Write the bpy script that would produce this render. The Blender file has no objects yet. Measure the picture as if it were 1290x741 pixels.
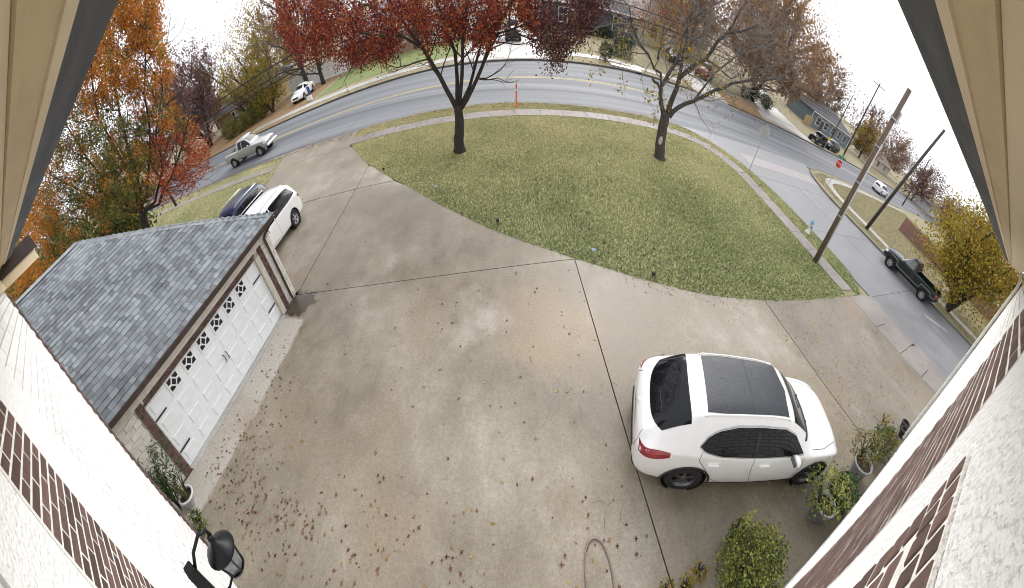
import bpy, bmesh, math, random
import numpy as np
from mathutils import Vector, Matrix
from mathutils.bvhtree import BVHTree

sc = bpy.context.scene
COL = sc.collection
rnd = random.Random(7)
R = math.radians

# ------------------------------------------------------------------ camera
# wall-mounted wide lens (182 degrees across): a central cylindrical projection
PITCH, ROLL, CX, CY, K1, K3, AZ, CAMH = 0.709474, -0.0092356, 646.387, 355.447, 1.586117, 1.370592, -0.022434, 6.0958
def cam_vec(d):
    x, y, z = d
    cr, sr = math.cos(ROLL), math.sin(ROLL); x, z = cr*x-sr*z, sr*x+cr*z
    cp, sp = math.cos(PITCH), math.sin(PITCH); y, z = y*cp+z*sp, -y*sp+z*cp
    c, s = math.cos(AZ), math.sin(AZ)
    return Vector((c*x-s*y, s*x+c*y, z))
cd = bpy.data.cameras.new('camera'); cam = bpy.data.objects.new('camera', cd); COL.objects.link(cam); sc.camera = cam
_r, _f, _u = cam_vec((1,0,0)), cam_vec((0,1,0)), cam_vec((0,0,1))
cam.matrix_world = Matrix(((_r[0],_u[0],-_f[0],0),(_r[1],_u[1],-_f[1],0),(_r[2],_u[2],-_f[2],CAMH),(0,0,0,1)))
cd.type = 'PANO'; cd.panorama_type = 'CENTRAL_CYLINDRICAL'
cd.central_cylindrical_range_u_min = -CX/645*K1; cd.central_cylindrical_range_u_max = (1290-CX)/645*K1
cd.central_cylindrical_range_v_min = -(741-CY)/645*K3; cd.central_cylindrical_range_v_max = CY/645*K3
cd.central_cylindrical_radius = 1.0; cd.clip_start = 0.02; cd.clip_end = 3000

# ------------------------------------------------------------------ sky and sun (overcast)
w = bpy.data.worlds.new('World'); sc.world = w; w.use_nodes = True
nt = w.node_tree; nt.nodes.clear()
sky = nt.nodes.new('ShaderNodeTexSky'); sky.sky_type = 'NISHITA'; sky.sun_disc = False
sky.sun_elevation = R(32); sky.sun_rotation = R(22); sky.dust_density = 6; sky.air_density = 1.0; sky.ozone_density = 1.0
hs = nt.nodes.new('ShaderNodeHueSaturation'); hs.inputs['Saturation'].default_value = 0.10
mx = nt.nodes.new('ShaderNodeMixRGB'); mx.inputs[0].default_value = 0.72; mx.inputs[2].default_value = (10.2, 10.4, 10.8, 1)
bg = nt.nodes.new('ShaderNodeBackground'); bg.inputs[1].default_value = 0.10
wo = nt.nodes.new('ShaderNodeOutputWorld')
nt.links.new(sky.outputs[0], hs.inputs['Color']); nt.links.new(hs.outputs[0], mx.inputs[1]); nt.links.new(mx.outputs[0], bg.inputs[0]); nt.links.new(bg.outputs[0], wo.inputs[0])
sl = bpy.data.lights.new('sun', 'SUN'); sl.energy = 1.45; sl.angle = R(40); sl.color = (1, .97, .92)
sun = bpy.data.objects.new('sun', sl); COL.objects.link(sun); sun.rotation_euler = (R(58), 0, R(158)); sun.location = (0, 0, 60)
sc.view_settings.view_transform = 'Standard'; sc.view_settings.look = 'None'; sc.view_settings.gamma = 1; sc.view_settings.exposure = 0.78
sc.view_settings.use_curve_mapping = False
sc.cycles.max_bounces = 6; sc.cycles.diffuse_bounces = 3; sc.cycles.glossy_bounces = 3; sc.cycles.transmission_bounces = 4; sc.cycles.transparent_max_bounces = 6
sc.cycles.use_denoising = True; sc.cycles.filter_width = 0.95

# ------------------------------------------------------------------ pixel helpers: a pixel gives a direction, a known plane the distance
def ray(px, py):
    ph = (px-CX)/645*K1; t = -(py-CY)/645*K3
    return cam_vec((math.sin(ph), math.cos(ph), t))
def on_z(px, py, z=0):
    r = ray(px, py); k = (z-CAMH)/r.z; return Vector((r.x*k, r.y*k, z))
def on_y(px, py, y):
    r = ray(px, py); k = y/r.y; return Vector((r.x*k, y, CAMH+r.z*k))
def on_x(px, py, x):
    r = ray(px, py); k = x/r.x; return Vector((x, r.y*k, CAMH+r.z*k))

# ------------------------------------------------------------------ materials
MATS = {}
def lin(c):
    return tuple(c)+(1,) if len(c) == 3 else tuple(c)
def M(name, col, rough=.8, col2=None, var=.12, scale=3., detail=6, bump=0., bscale=60., island=0., metal=0., coat=0., spec=.5, space='obj', mixlo=.35, mixhi=.65, trans=0., stretch=(1,1,1)):
    if name in MATS: return MATS[name]
    m = bpy.data.materials.new(name); m.use_nodes = True; n = m.node_tree; N = n.nodes.new; L = n.links.new
    b = n.nodes['Principled BSDF']
    b.inputs['Roughness'].default_value = rough; b.inputs['Metallic'].default_value = metal
    b.inputs['Coat Weight'].default_value = coat; b.inputs['Coat Roughness'].default_value = .08; b.inputs['Specular IOR Level'].default_value = spec
    if space == 'obj':
        tc = N('ShaderNodeTexCoord'); co = tc.outputs['Object']
    else:
        tc = N('ShaderNodeNewGeometry'); co = tc.outputs['Position']
    mp = N('ShaderNodeMapping'); mp.inputs['Scale'].default_value = stretch; L(co, mp.inputs[0])
    nz = N('ShaderNodeTexNoise'); nz.inputs['Scale'].default_value = scale; nz.inputs['Detail'].default_value = detail; nz.inputs['Roughness'].default_value = .62; L(mp.outputs[0], nz.inputs[0])
    if col2 is None:
        a = tuple(c*(1-var) for c in col); c2 = tuple(min(1, c*(1+var)) for c in col)
    else: a, c2 = col, col2
    mr = N('ShaderNodeMapRange'); mr.inputs[1].default_value = mixlo; mr.inputs[2].default_value = mixhi; L(nz.outputs[0], mr.inputs[0])
    mx = N('ShaderNodeMixRGB'); mx.inputs[1].default_value = lin(a); mx.inputs[2].default_value = lin(c2); L(mr.outputs[0], mx.inputs[0])
    out = mx.outputs[0]
    if island:
        g = N('ShaderNodeNewGeometry'); oi = N('ShaderNodeObjectInfo')
        ad = N('ShaderNodeMath'); ad.operation = 'ADD'; L(g.outputs['Random Per Island'], ad.inputs[0]); L(oi.outputs['Random'], ad.inputs[1])
        fr = N('ShaderNodeMath'); fr.operation = 'FRACT'; L(ad.outputs[0], fr.inputs[0])
        m2 = N('ShaderNodeMapRange'); m2.inputs[3].default_value = 1-island; m2.inputs[4].default_value = 1+island; L(fr.outputs[0], m2.inputs[0])
        hv = N('ShaderNodeHueSaturation'); L(out, hv.inputs['Color']); L(m2.outputs[0], hv.inputs['Value']); out = hv.outputs[0]
    L(out, b.inputs['Base Color'])
    if bump:
        n2 = N('ShaderNodeTexNoise'); n2.inputs['Scale'].default_value = bscale; n2.inputs['Detail'].default_value = 4; L(mp.outputs[0], n2.inputs[0])
        bp = N('ShaderNodeBump'); bp.inputs['Strength'].default_value = bump; bp.inputs['Distance'].default_value = .02; L(n2.outputs[0], bp.inputs['Height']); L(bp.outputs[0], b.inputs['Normal'])
    if trans: b.inputs['Transmission Weight'].default_value = trans
    MATS[name] = m; return m
def M_leaf(name, cols, rough=.75, transl=.25, nscale=1.9, namp=.34, ygrad=None):
    """leaf colours by island / object random, with some light through"""
    if name in MATS: return MATS[name]
    m = bpy.data.materials.new(name); m.use_nodes = True; n = m.node_tree; N = n.nodes.new; L = n.links.new
    b = n.nodes['Principled BSDF']; b.inputs['Roughness'].default_value = rough; b.inputs['Specular IOR Level'].default_value = .3
    g = N('ShaderNodeNewGeometry'); cr = N('ShaderNodeValToRGB'); cr.color_ramp.interpolation = 'LINEAR'
    e = cr.color_ramp.elements
    while len(e) < len(cols): e.new(.5)
    for i, c in enumerate(cols): e[i].position = i/(len(cols)-1); e[i].color = lin(c)
    nz = N('ShaderNodeTexNoise'); nz.inputs['Scale'].default_value = nscale; nz.inputs['Detail'].default_value = 2; L(g.outputs['Position'], nz.inputs[0])
    mr = N('ShaderNodeMapRange'); mr.inputs[1].default_value = .3; mr.inputs[2].default_value = .7; mr.inputs[3].default_value = -namp; mr.inputs[4].default_value = namp; L(nz.outputs[0], mr.inputs[0])
    ad = N('ShaderNodeMath'); ad.operation = 'ADD'; ad.use_clamp = not ygrad; L(g.outputs['Random Per Island'], ad.inputs[0]); L(mr.outputs[0], ad.inputs[1])
    src = ad.outputs[0]
    if ygrad:   # straw towards the road, greener by the drive
        sx = N('ShaderNodeSeparateXYZ'); L(g.outputs['Position'], sx.inputs[0]); m2 = N('ShaderNodeMapRange'); m2.inputs[1].default_value = ygrad[0]; m2.inputs[2].default_value = ygrad[1]; m2.inputs[3].default_value = ygrad[2]; m2.inputs[4].default_value = ygrad[3]; L(sx.outputs[1], m2.inputs[0])
        a2 = N('ShaderNodeMath'); a2.operation = 'ADD'; a2.use_clamp = True; L(src, a2.inputs[0]); L(m2.outputs[0], a2.inputs[1]); src = a2.outputs[0]
    L(src, cr.inputs[0]); L(cr.outputs[0], b.inputs['Base Color'])
    if transl:
        t = N('ShaderNodeBsdfTranslucent'); L(cr.outputs[0], t.inputs[0]); mixs = N('ShaderNodeMixShader'); mixs.inputs[0].default_value = transl
        L(b.outputs[0], mixs.inputs[1]); L(t.outputs[0], mixs.inputs[2]); L(mixs.outputs[0], n.nodes['Material Output'].inputs[0])
    MATS[name] = m; return m

# ------------------------------------------------------------------ mesh building
def tag(o, label=None, cat=None, group=None, kind=None):
    if label: o['label'] = label
    if cat: o['category'] = cat
    if group: o['group'] = group
    if kind: o['kind'] = kind
    return o
def link(name, me, mat=None, parent=None, loc=None, rot=None):
    o = bpy.data.objects.new(name, me); COL.objects.link(o)
    if mat is not None and me is not None and not me.materials: me.materials.append(mat)
    if parent: o.parent = parent
    if loc is not None: o.location = loc
    if rot is not None: o.rotation_euler = rot
    return o
def thing(name, label, cat, loc=(0,0,0), rz=0, group=None):
    o = bpy.data.objects.new(name, None); COL.objects.link(o); o.location = loc; o.rotation_euler = (0,0,rz); o.empty_display_size = .2
    return tag(o, label, cat, group)
class MB:
    def __init__(s): s.v = []; s.f = []
    def add(s, vs, fs):
        b = len(s.v); s.v += [tuple(v) for v in vs]; s.f += [tuple(b+i for i in f) for f in fs]; return s
    def box(s, x0, x1, y0, y1, z0, z1):
        return s.add([(x0,y0,z0),(x1,y0,z0),(x1,y1,z0),(x0,y1,z0),(x0,y0,z1),(x1,y0,z1),(x1,y1,z1),(x0,y1,z1)],
                     [(0,3,2,1),(4,5,6,7),(0,1,5,4),(1,2,6,5),(2,3,7,6),(3,0,4,7)])
    def cbox(s, x0, x1, y0, y1, z0, z1, c=.01):
        """box with chamfered edges"""
        vs = []; 
        X, Y, Z = (x0, x1), (y0, y1), (z0, z1); idx = {}
        for i in (0,1):
            for j in (0,1):
                for k in (0,1):
                    sx, sy, sz = 1-2*i, 1-2*j, 1-2*k
                    p = (X[i], Y[j], Z[k])
                    for a, q in (('x',(p[0],p[1]+sy*c,p[2]+sz*c)),('y',(p[0]+sx*c,p[1],p[2]+sz*c)),('z',(p[0]+sx*c,p[1]+sy*c,p[2]))):
                        idx[(i,j,k,a)] = len(vs); vs.append(q)
        f = []
        I = lambda i,j,k,a: idx[(i,j,k,a)]
        for i in (0,1):
            q = [I(i,0,0,'x'),I(i,1,0,'x'),I(i,1,1,'x'),I(i,0,1,'x')]; f.append(q if i else q[::-1])
            q = [I(0,i,0,'y'),I(1,i,0,'y'),I(1,i,1,'y'),I(0,i,1,'y')]; f.append(q[::-1] if i else q)
            q = [I(0,0,i,'z'),I(1,0,i,'z'),I(1,1,i,'z'),I(0,1,i,'z')]; f.append(q if i else q[::-1])
        for a in (0,1):
            for b in (0,1):
                f.append([I(a,b,0,'x'),I(a,b,0,'y'),I(a,b,1,'y'),I(a,b,1,'x')] if a!=b else [I(a,b,0,'x'),I(a,b,1,'x'),I(a,b,1,'y'),I(a,b,0,'y')])
                f.append([I(a,0,b,'x'),I(a,0,b,'z'),I(a,1,b,'z'),I(a,1,b,'x')] if a==b else [I(a,0,b,'x'),I(a,1,b,'x'),I(a,1,b,'z'),I(a,0,b,'z')])
                f.append([I(0,a,b,'y'),I(0,a,b,'z'),I(1,a,b,'z'),I(1,a,b,'y')] if a!=b else [I(0,a,b,'y'),I(1,a,b,'y'),I(1,a,b,'z'),I(0,a,b,'z')])
        for i in (0,1):
            for j in (0,1):
                for k in (0,1):
                    t = [I(i,j,k,'x'),I(i,j,k,'y'),I(i,j,k,'z')]; f.append(t if (i+j+k)%2 else t[::-1])
        return s.add(vs, f)
    def prism(s, poly, z0, z1):
        n = len(poly)
        a = sum(poly[i][0]*poly[(i+1)%n][1]-poly[(i+1)%n][0]*poly[i][1] for i in range(n))
        if a < 0: poly = poly[::-1]
        vs = [(x,y,z0) for x,y in poly]+[(x,y,z1) for x,y in poly]
        return s.add(vs, [tuple(range(n-1,-1,-1)), tuple(range(n,2*n))]+[(i,(i+1)%n,n+(i+1)%n,n+i) for i in range(n)])
    def tube(s, pts, rad, n=8, cap=True):
        pts = [Vector(p) for p in pts]; k = len(pts)
        if not hasattr(rad, '__len__'): rad = [rad]*k
        up = Vector((0,0,1)); vs = []; prev = None
        for i, p in enumerate(pts):
            d = (pts[min(i+1,k-1)]-pts[max(i-1,0)])
            d = d.normalized() if d.length > 1e-9 else Vector((0,0,1))
            if prev is None:
                a = d.cross(up); a = a.normalized() if a.length > .05 else d.cross(Vector((1,0,0))).normalized()
            else:
                a = prev-d*prev.dot(d); a = a.normalized() if a.length > 1e-6 else d.orthogonal().normalized()
            prev = a; b = d.cross(a)
            for j in range(n):
                t = 2*math.pi*j/n; vs.append(p+(a*math.cos(t)+b*math.sin(t))*rad[i])
        fs = [(i*n+j, i*n+(j+1)%n, (i+1)*n+(j+1)%n, (i+1)*n+j) for i in range(k-1) for j in range(n)]
        if cap: fs += [tuple(range(n-1,-1,-1)), tuple((k-1)*n+j for j in range(n))]
        return s.add(vs, fs)
    def lathe(s, prof, n=20, c=(0,0,0), axis='z'):
        vs = []
        for r, z in prof:
            for j in range(n):
                t = 2*math.pi*j/n; p = (r*math.cos(t), r*math.sin(t), z)
                if axis == 'y': p = (p[0], p[2], p[1])
                if axis == 'x': p = (p[2], p[0], p[1])
                vs.append((p[0]+c[0], p[1]+c[1], p[2]+c[2]))
        k = len(prof)
        fs = [(i*n+j, i*n+(j+1)%n, (i+1)*n+(j+1)%n, (i+1)*n+j) for i in range(k-1) for j in range(n)]
        return s.add(vs, fs)
    def blob(s, c, r, n=10, m=7, jit=.12, rn=rnd):
        vs = []; fs = []
        for i in range(m+1):
            a = math.pi*i/m
            for j in range(n):
                t = 2*math.pi*j/n; k = 1+rn.uniform(-jit, jit)
                vs.append((c[0]+r[0]*k*math.sin(a)*math.cos(t), c[1]+r[1]*k*math.sin(a)*math.sin(t), c[2]+r[2]*k*math.cos(a)))
        for i in range(m):
            for j in range(n): fs.append((i*n+j, (i+1)*n+j, (i+1)*n+(j+1)%n, i*n+(j+1)%n))
        return s.add(vs, fs)
    def mesh(s, name):
        me = bpy.data.meshes.new(name); me.from_pydata(s.v, [], s.f); me.update(); return me
    def build(s, name, mat, parent=None, smooth=False, loc=None, rot=None):
        me = s.mesh(name)
        if smooth: me.polygons.foreach_set('use_smooth', [True]*len(me.polygons))
        return link(name, me, mat, parent, loc, rot)
def struct(o): o['kind'] = 'structure'; return o
def fast_mesh(name, verts, faces_flat, nper):
    """numpy vertices (n,3) and faces of one size"""
    me = bpy.data.meshes.new(name); nv = len(verts); nf = len(faces_flat)//nper
    me.vertices.add(nv); me.vertices.foreach_set('co', np.ascontiguousarray(verts, dtype=np.float32).ravel())
    me.loops.add(nf*nper); me.loops.foreach_set('vertex_index', np.ascontiguousarray(faces_flat, dtype=np.int32))
    me.polygons.add(nf); me.polygons.foreach_set('loop_start', np.arange(0, nf*nper, nper, dtype=np.int32))
    me.update(calc_edges=True); return me
def pip(poly, x, y):
    """numpy point in polygon"""
    x = np.asarray(x); y = np.asarray(y); ins = np.zeros(x.shape, bool); n = len(poly)
    for i in range(n):
        x0, y0 = poly[i]; x1, y1 = poly[(i+1)%n]
        c = ((y0 > y) != (y1 > y)) & (x < (x1-x0)*(y-y0)/((y1-y0) or 1e-9)+x0); ins ^= c
    return ins
def resample(path, step):
    p = [Vector((a[0], a[1], 0)) for a in path]; out = [p[0].copy()]; acc = 0
    for a, b in zip(p, p[1:]):
        l = (b-a).length; t = step-acc
        while t <= l: out.append(a+(b-a)*(t/l)); t += step
        acc = (acc+l) % step
    if (out[-1]-p[-1]).length > step*.3: out.append(p[-1].copy())
    return out
def smooth_path(path, it=2):
    p = [tuple(q) for q in path]
    for _ in range(it):
        q = [p[0]]
        for a, b in zip(p, p[1:]):
            q += [tuple(.75*x+.25*y for x, y in zip(a, b)), tuple(.25*x+.75*y for x, y in zip(a, b))]
        q.append(p[-1]); p = q
    return p
def ribbon(mb, path, w0, w1, z0, z1):
    """solid strip following a 2D path between the offsets w0 and w1 (left positive)"""
    n = len(path); L_, R_ = [], []
    for i in range(n):
        a = Vector(path[max(i-1,0)][:2]); b = Vector(path[min(i+1,n-1)][:2]); d = (b-a).normalized(); nn = Vector((-d.y, d.x)); p = Vector(path[i][:2])
        L_.append(p+nn*w1); R_.append(p+nn*w0)
    vs = [(q.x,q.y,z0) for q in R_]+[(q.x,q.y,z0) for q in L_]+[(q.x,q.y,z1) for q in R_]+[(q.x,q.y,z1) for q in L_]
    f = []
    for i in range(n-1):
        f += [(2*n+i,2*n+i+1,3*n+i+1,3*n+i),(i,2*n+i,2*n+i+1,i+1)[::-1],(n+i,3*n+i,3*n+i+1,n+i+1),(i,i+1,n+i+1,n+i)[::-1]]
    f += [(0,2*n,3*n,n)[::-1],(n-1,3*n-1,4*n-1,2*n-1)]
    mb.add(vs, f)

# ------------------------------------------------------------------ ground surfaces
def M_concrete(name, wet, mid, dry, tint=(.245,.18,.12), band=False, tintamt=.52, rlo=.30):
    m = bpy.data.materials.new(name); m.use_nodes = True; n = m.node_tree; N = n.nodes.new; L = n.links.new
    b = n.nodes['Principled BSDF']; g = N('ShaderNodeNewGeometry'); P = g.outputs['Position']
    def noise(scale, detail=5, stretch=None, rough=.6, off=0):
        z = N('ShaderNodeTexNoise'); z.inputs['Scale'].default_value = scale; z.inputs['Detail'].default_value = detail; z.inputs['Roughness'].default_value = rough
        mp = N('ShaderNodeMapping'); mp.inputs['Location'].default_value = (off, off*.7, 0); L(P, mp.inputs[0])
        if stretch: mp.inputs['Scale'].default_value = stretch
        L(mp.outputs[0], z.inputs[0]); return z.outputs[0]
    def math_(op, a, b_):
        k = N('ShaderNodeMath'); k.operation = op
        for i, v in enumerate((a, b_)):
            if isinstance(v, (int, float)): k.inputs[i].default_value = v
            else: L(v, k.inputs[i])
        return k.outputs[0]
    def rng(v, a, b_, c=0, d=1, smooth=False):
        k = N('ShaderNodeMapRange'); k.inputs[1].default_value = a; k.inputs[2].default_value = b_; k.inputs[3].default_value = c; k.inputs[4].default_value = d
        if smooth: k.interpolation_type = 'SMOOTHSTEP'
        L(v, k.inputs[0]); return k.outputs[0]
    big = noise(.22, 5, off=3.1, rough=.55); mid_ = noise(1.5, 9, (1,.6,1), off=8, rough=.72); fine = noise(14, 5); grit = noise(34, 4, rough=.8)
    f = math_('ADD', math_('MULTIPLY', rng(big, .34, .70, smooth=True), .5), math_('MULTIPLY', rng(mid_, .30, .74), .5))
    if band:   # the strip under the garage eave stays dry
        sx = N('ShaderNodeSeparateXYZ'); L(P, sx.inputs[0])
        edge = math_('ADD', sx.outputs[0], math_('MULTIPLY', math_('SUBTRACT', noise(.8, 3), .5), .5))
        d = math_('MULTIPLY', rng(edge, -6.0, -6.25, smooth=True), rng(sx.outputs[1], 5.9, 5.6))
        f = math_('ADD', f, math_('MULTIPLY', d, 1.3))
        dv = N('ShaderNodeVectorMath'); dv.operation = 'DISTANCE'; L(P, dv.inputs[0]); dv.inputs[1].default_value = (-6.62,6.38,0)
        f = math_('SUBTRACT', f, math_('MULTIPLY', rng(math_('ADD', dv.outputs['Value'], math_('MULTIPLY', math_('SUBTRACT', noise(2.2, 4), .5), 1.1)), .75, .1, smooth=True), 1.6))   # wet patch under the downspout
    if band:   # patches paler and darker than the concrete around them
        for (sx_, sy_, r_, a_) in ((-.9,5.9,1.1,.42),(-4.2,8.4,1.2,.25),(-5.6,14.6,2.6,.32),(.2,2.6,1.3,.12),(-3.2,4.0,1.5,-.16),(4.6,3.0,1.8,-.12)):
            dv = N('ShaderNodeVectorMath'); dv.operation = 'DISTANCE'; L(P, dv.inputs[0]); dv.inputs[1].default_value = (sx_, sy_, 0)
            f = math_('ADD', f, math_('MULTIPLY', rng(math_('ADD', dv.outputs['Value'], math_('MULTIPLY', math_('SUBTRACT', noise(.9, 6, off=sx_*7), .5), 2.6)), r_, r_*.25, smooth=True), a_))
    cr = N('ShaderNodeValToRGB'); e = cr.color_ramp.elements; e[0].color = lin(tuple(c*.45 for c in wet)) if band else lin(wet); e[0].position = -.0; e[1].color = lin(mid); e[1].position = .55; e.new(1.0).color = lin(dry); e.new(.08).color = lin(wet)
    L(f, cr.inputs[0])
    t = N('ShaderNodeMixRGB'); t.inputs[2].default_value = lin(tint); L(math_('MULTIPLY', rng(noise(.38, 6, off=17), .50, .70, smooth=True), tintamt), t.inputs[0]); L(cr.outputs[0], t.inputs[1])
    if band:   # rust bloom in the middle of the court
        dv = N('ShaderNodeVectorMath'); dv.operation = 'DISTANCE'; L(P, dv.inputs[0]); dv.inputs[1].default_value = (.9,5.7,0)
        t2 = N('ShaderNodeMixRGB'); t2.inputs[2].default_value = (.33,.235,.145,1); L(math_('MULTIPLY', rng(math_('ADD', dv.outputs['Value'], math_('MULTIPLY', math_('SUBTRACT', noise(.7, 6, off=41), .5), 3.4)), 1.9, .3, smooth=True), .48), t2.inputs[0]); L(t.outputs[0], t2.inputs[1]); t = t2
    hv = N('ShaderNodeHueSaturation'); L(t.outputs[0], hv.inputs['Color'])
    L(math_('ADD', math_('ADD', rng(fine, .3, .7, -.13, .13), rng(grit, .3, .7, -.24, .24)), 1.0), hv.inputs['Value'])
    vo = N('ShaderNodeTexVoronoi'); vo.inputs['Scale'].default_value = .55; vo.feature = 'DISTANCE_TO_EDGE'
    mp2 = N('ShaderNodeMapping'); L(P, mp2.inputs[0])
    dis = N('ShaderNodeVectorMath'); dis.operation = 'ADD'; nzv = N('ShaderNodeTexNoise'); nzv.inputs['Scale'].default_value = 1.2; L(P, nzv.inputs[0]); L(mp2.outputs[0], dis.inputs[0]); L(nzv.outputs[1], dis.inputs[1]); L(dis.outputs[0], vo.inputs[0])
    crack = math_('MULTIPLY', rng(vo.outputs[0], .0035, .0012), rng(noise(.3, 2, off=30), .62, .66))
    ck = N('ShaderNodeMixRGB'); ck.inputs[2].default_value = (.07,.065,.06,1); L(math_('MULTIPLY', crack, .75), ck.inputs[0]); L(hv.outputs[0], ck.inputs[1])
    L(ck.outputs[0], b.inputs['Base Color']); L(rng(f, .1, .8, rlo, .68), b.inputs['Roughness'])
    bp = N('ShaderNodeBump'); bp.inputs['Strength'].default_value = .25; bp.inputs['Distance'].default_value = .01; L(grit, bp.inputs['Height']); L(bp.outputs[0], b.inputs['Normal'])
    MATS[name] = m; return m
CONC = M_concrete('driveway_concrete', (.148,.122,.085), (.262,.227,.174), (.41,.38,.335), band=True)
CONC2 = M_concrete('stained_concrete', (.150,.126,.094), (.218,.191,.152), (.31,.283,.238), tintamt=.5)
WALK = M_concrete('sidewalk_concrete', (.17,.15,.14), (.235,.212,.20), (.32,.30,.285), tint=(.24,.16,.14), rlo=.6)
PALE = M_concrete('pale_concrete', (.34,.325,.305), (.42,.405,.385), (.50,.49,.47), tint=(.4,.33,.25), tintamt=.2)
STREET = M_concrete('street_concrete', (.155,.155,.163), (.195,.197,.21), (.25,.254,.268), tint=(.30,.25,.23), tintamt=.2, rlo=.45)
def M_road():
    m = bpy.data.materials.new('asphalt_road'); m.use_nodes = True; n = m.node_tree; N = n.nodes.new; L = n.links.new
    b = n.nodes['Principled BSDF']; g = N('ShaderNodeNewGeometry'); P = g.outputs['Position']
    def nz(scale, stretch, detail=5):
        mp = N('ShaderNodeMapping'); mp.inputs['Scale'].default_value = stretch; L(P, mp.inputs[0]); z = N('ShaderNodeTexNoise'); z.inputs['Scale'].default_value = scale; z.inputs['Detail'].default_value = detail; L(mp.outputs[0], z.inputs[0]); return z.outputs[0]
    a = N('ShaderNodeValToRGB'); e = a.color_ramp.elements; e[0].position = .34; e[0].color = (.080,.085,.095,1); e[1].position = .66; e[1].color = (.175,.183,.20,1)
    L(nz(.9, (.03,1,1), 4), a.inputs[0])
    c = N('ShaderNodeMixRGB'); c.blend_type = 'MULTIPLY'; c.inputs[0].default_value = .35; L(a.outputs[0], c.inputs[1]); L(nz(30, (1,1,1), 3), c.inputs[2])
    hv = N('ShaderNodeHueSaturation'); hv.inputs['Value'].default_value = 1.2; L(c.outputs[0], hv.inputs['Color']); L(hv.outputs[0], b.inputs['Base Color'])
    b.inputs['Roughness'].default_value = .72
    MATS['road'] = m; return m
ROAD = M_road()
DIRT = M('dark_joint', (.06,.055,.048), .95, var=.3, space='w')
GRASSBASE = M('lawn_soil', (.17,.165,.085), .95, col2=(.23,.225,.12), scale=1.4, space='w', mixlo=.3, mixhi=.7)
DRYBASE = M('dry_yard', (.21,.18,.105), .95, col2=(.29,.25,.15), scale=.9, space='w')
GREENBASE = M('green_yard', (.13,.16,.05), .95, col2=(.19,.22,.075), scale=1.2, space='w')
LITTER = M('leaf_litter_ground', (.20,.115,.05), .95, col2=(.30,.20,.10), scale=2.5, space='w')
KERB = M('kerb_concrete', (.17,.155,.14), .85, var=.2, scale=2, space='w', bump=.3)
TAR = M('tar_seal', (.10,.10,.105), .6, var=.2, space='w')
YELLOW = M('yellow_paint', (.40,.30,.10), .7, col2=(.30,.26,.17), scale=1.5, space='w')
WHITEPAINT = M('worn_white_paint', (.36,.36,.36), .7, col2=(.26,.26,.27), scale=1.5, space='w')

struct(MB().box(-500, 500, -300, 500, -.5, -.17).build('ground', DRYBASE))

# main road and side street (concrete panels with open joints)
RZ = -.12
near = [(-90,21.4),(-37,21.9),(-20,21.5),(-9.9,21.75),(-5,22.45),(0,22.8),(6,22.55),(11,22.4),(22,22.3),(29,23.3),(44,24.2),(61,24.8),(110,28),(200,36)]
far = [(200,49),(110,41.6),(60,37.6),(44,35.6),(30,34.9),(14,35.8),(4,35.3),(-6,34.9),(-12,33.9),(-19,33.0),(-25,32.8),(-37,33.2),(-90,34.0)]
struct(MB().prism(near+far, -.4, RZ).build('main_road', ROAD))
kerbL = smooth_path([(11,22.4),(12.6,22.2),(13.9,21.2),(14.9,19.9),(15.8,18.3),(16.4,16.3),(16.8,13.8),(17.0,11),(17.0,7.6),(16.75,6.6),(15.95,5.66)], 2)
kerbR = smooth_path([(44,24.2),(34,23.9),(30.4,23.3),(28.6,22.2),(27.6,20.4),(26.7,18),(26.4,15),(26.25,10),(26.2,4),(26.1,-2),(26.0,-60)], 1)
sts = struct(MB().prism([(16.9,-60)]+[(17.05,-1)]+[(17.1,5.4),(17.0,11),(16.4,16.3),(14.9,19.9),(13,21.9),(11,22.4),(11,22.9),(29.5,23.9),(28.6,22.2),(26.7,18),(26.3,10),(26.15,-2),(26.1,-60)], -.4, RZ-.02).build('side_street', DIRT))
def street_panels():
    ys = [-24,-18,-12,-6,-.6,5.45,11.2,17.0]
    def xl(y): return 17.08 if y < 11 else (17.0 if y < 12 else 16.4)
    def xr(y): return 26.12+.012*max(y,0)
    for a, b in zip(ys, ys[1:]):
        for k in range(2):
            l0 = xl(a)+.01; r0 = xr(a); l1 = xl(b)+.01; r1 = xr(b); m0 = (l0+r0)/2+.1; m1 = (l1+r1)/2+.1; g = .012
            p = [(l0,a+g),(m0-g,a+g),(m1-g,b-g),(l1,b-g)] if k == 0 else [(m0+g,a+g),(r0,a+g),(r1,b-g),(m1+g,b-g)]
            MB().prism(p, -.4, RZ).build('road_panel', STREET, sts)
    MB().prism([(16.45,17.02),(26.5,17.02),(27.6,20.4),(28.6,22.2),(29.5,23.9),(20,22.95),(11,22.6),(13,21.95),(14.9,19.95),(15.8,18.3)], -.4, RZ+.001).build('road_panel', STREET, sts)
street_panels()
def strip(name, path, w, z, mat, parent=None):
    mb = MB(); ribbon(mb, path, -w/2, w/2, z-.004, z); o = mb.build(name, mat, parent)
    if not parent: struct(o)
    return o
yl = smooth_path([(-90,27.5),(-37,27.4),(-22,27.5),(-12,28.2),(-2,29.35),(8,29.65),(14,29.5)], 2)
strip('yellow_road_line', [(x,y-.13) for x,y in yl], .16, RZ+.006, YELLOW); strip('yellow_road_line', [(x,y+.13) for x,y in yl], .16, RZ+.006, YELLOW)
yl2 = smooth_path([(36,29.8),(60,31.5),(110,35)], 1)
strip('yellow_road_line', [(x,y-.11) for x,y in yl2], .11, RZ+.006, YELLOW); strip('yellow_road_line', [(x,y+.11) for x,y in yl2], .11, RZ+.006, YELLOW)
strip('white_road_line', [(22.2,19.5),(22.0,14.5)], .12, RZ+.006, WHITEPAINT)
strip('white_road_line', [(22.6,3.2),(23.9,1.4)], .35, RZ+.006, WHITEPAINT)
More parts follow.
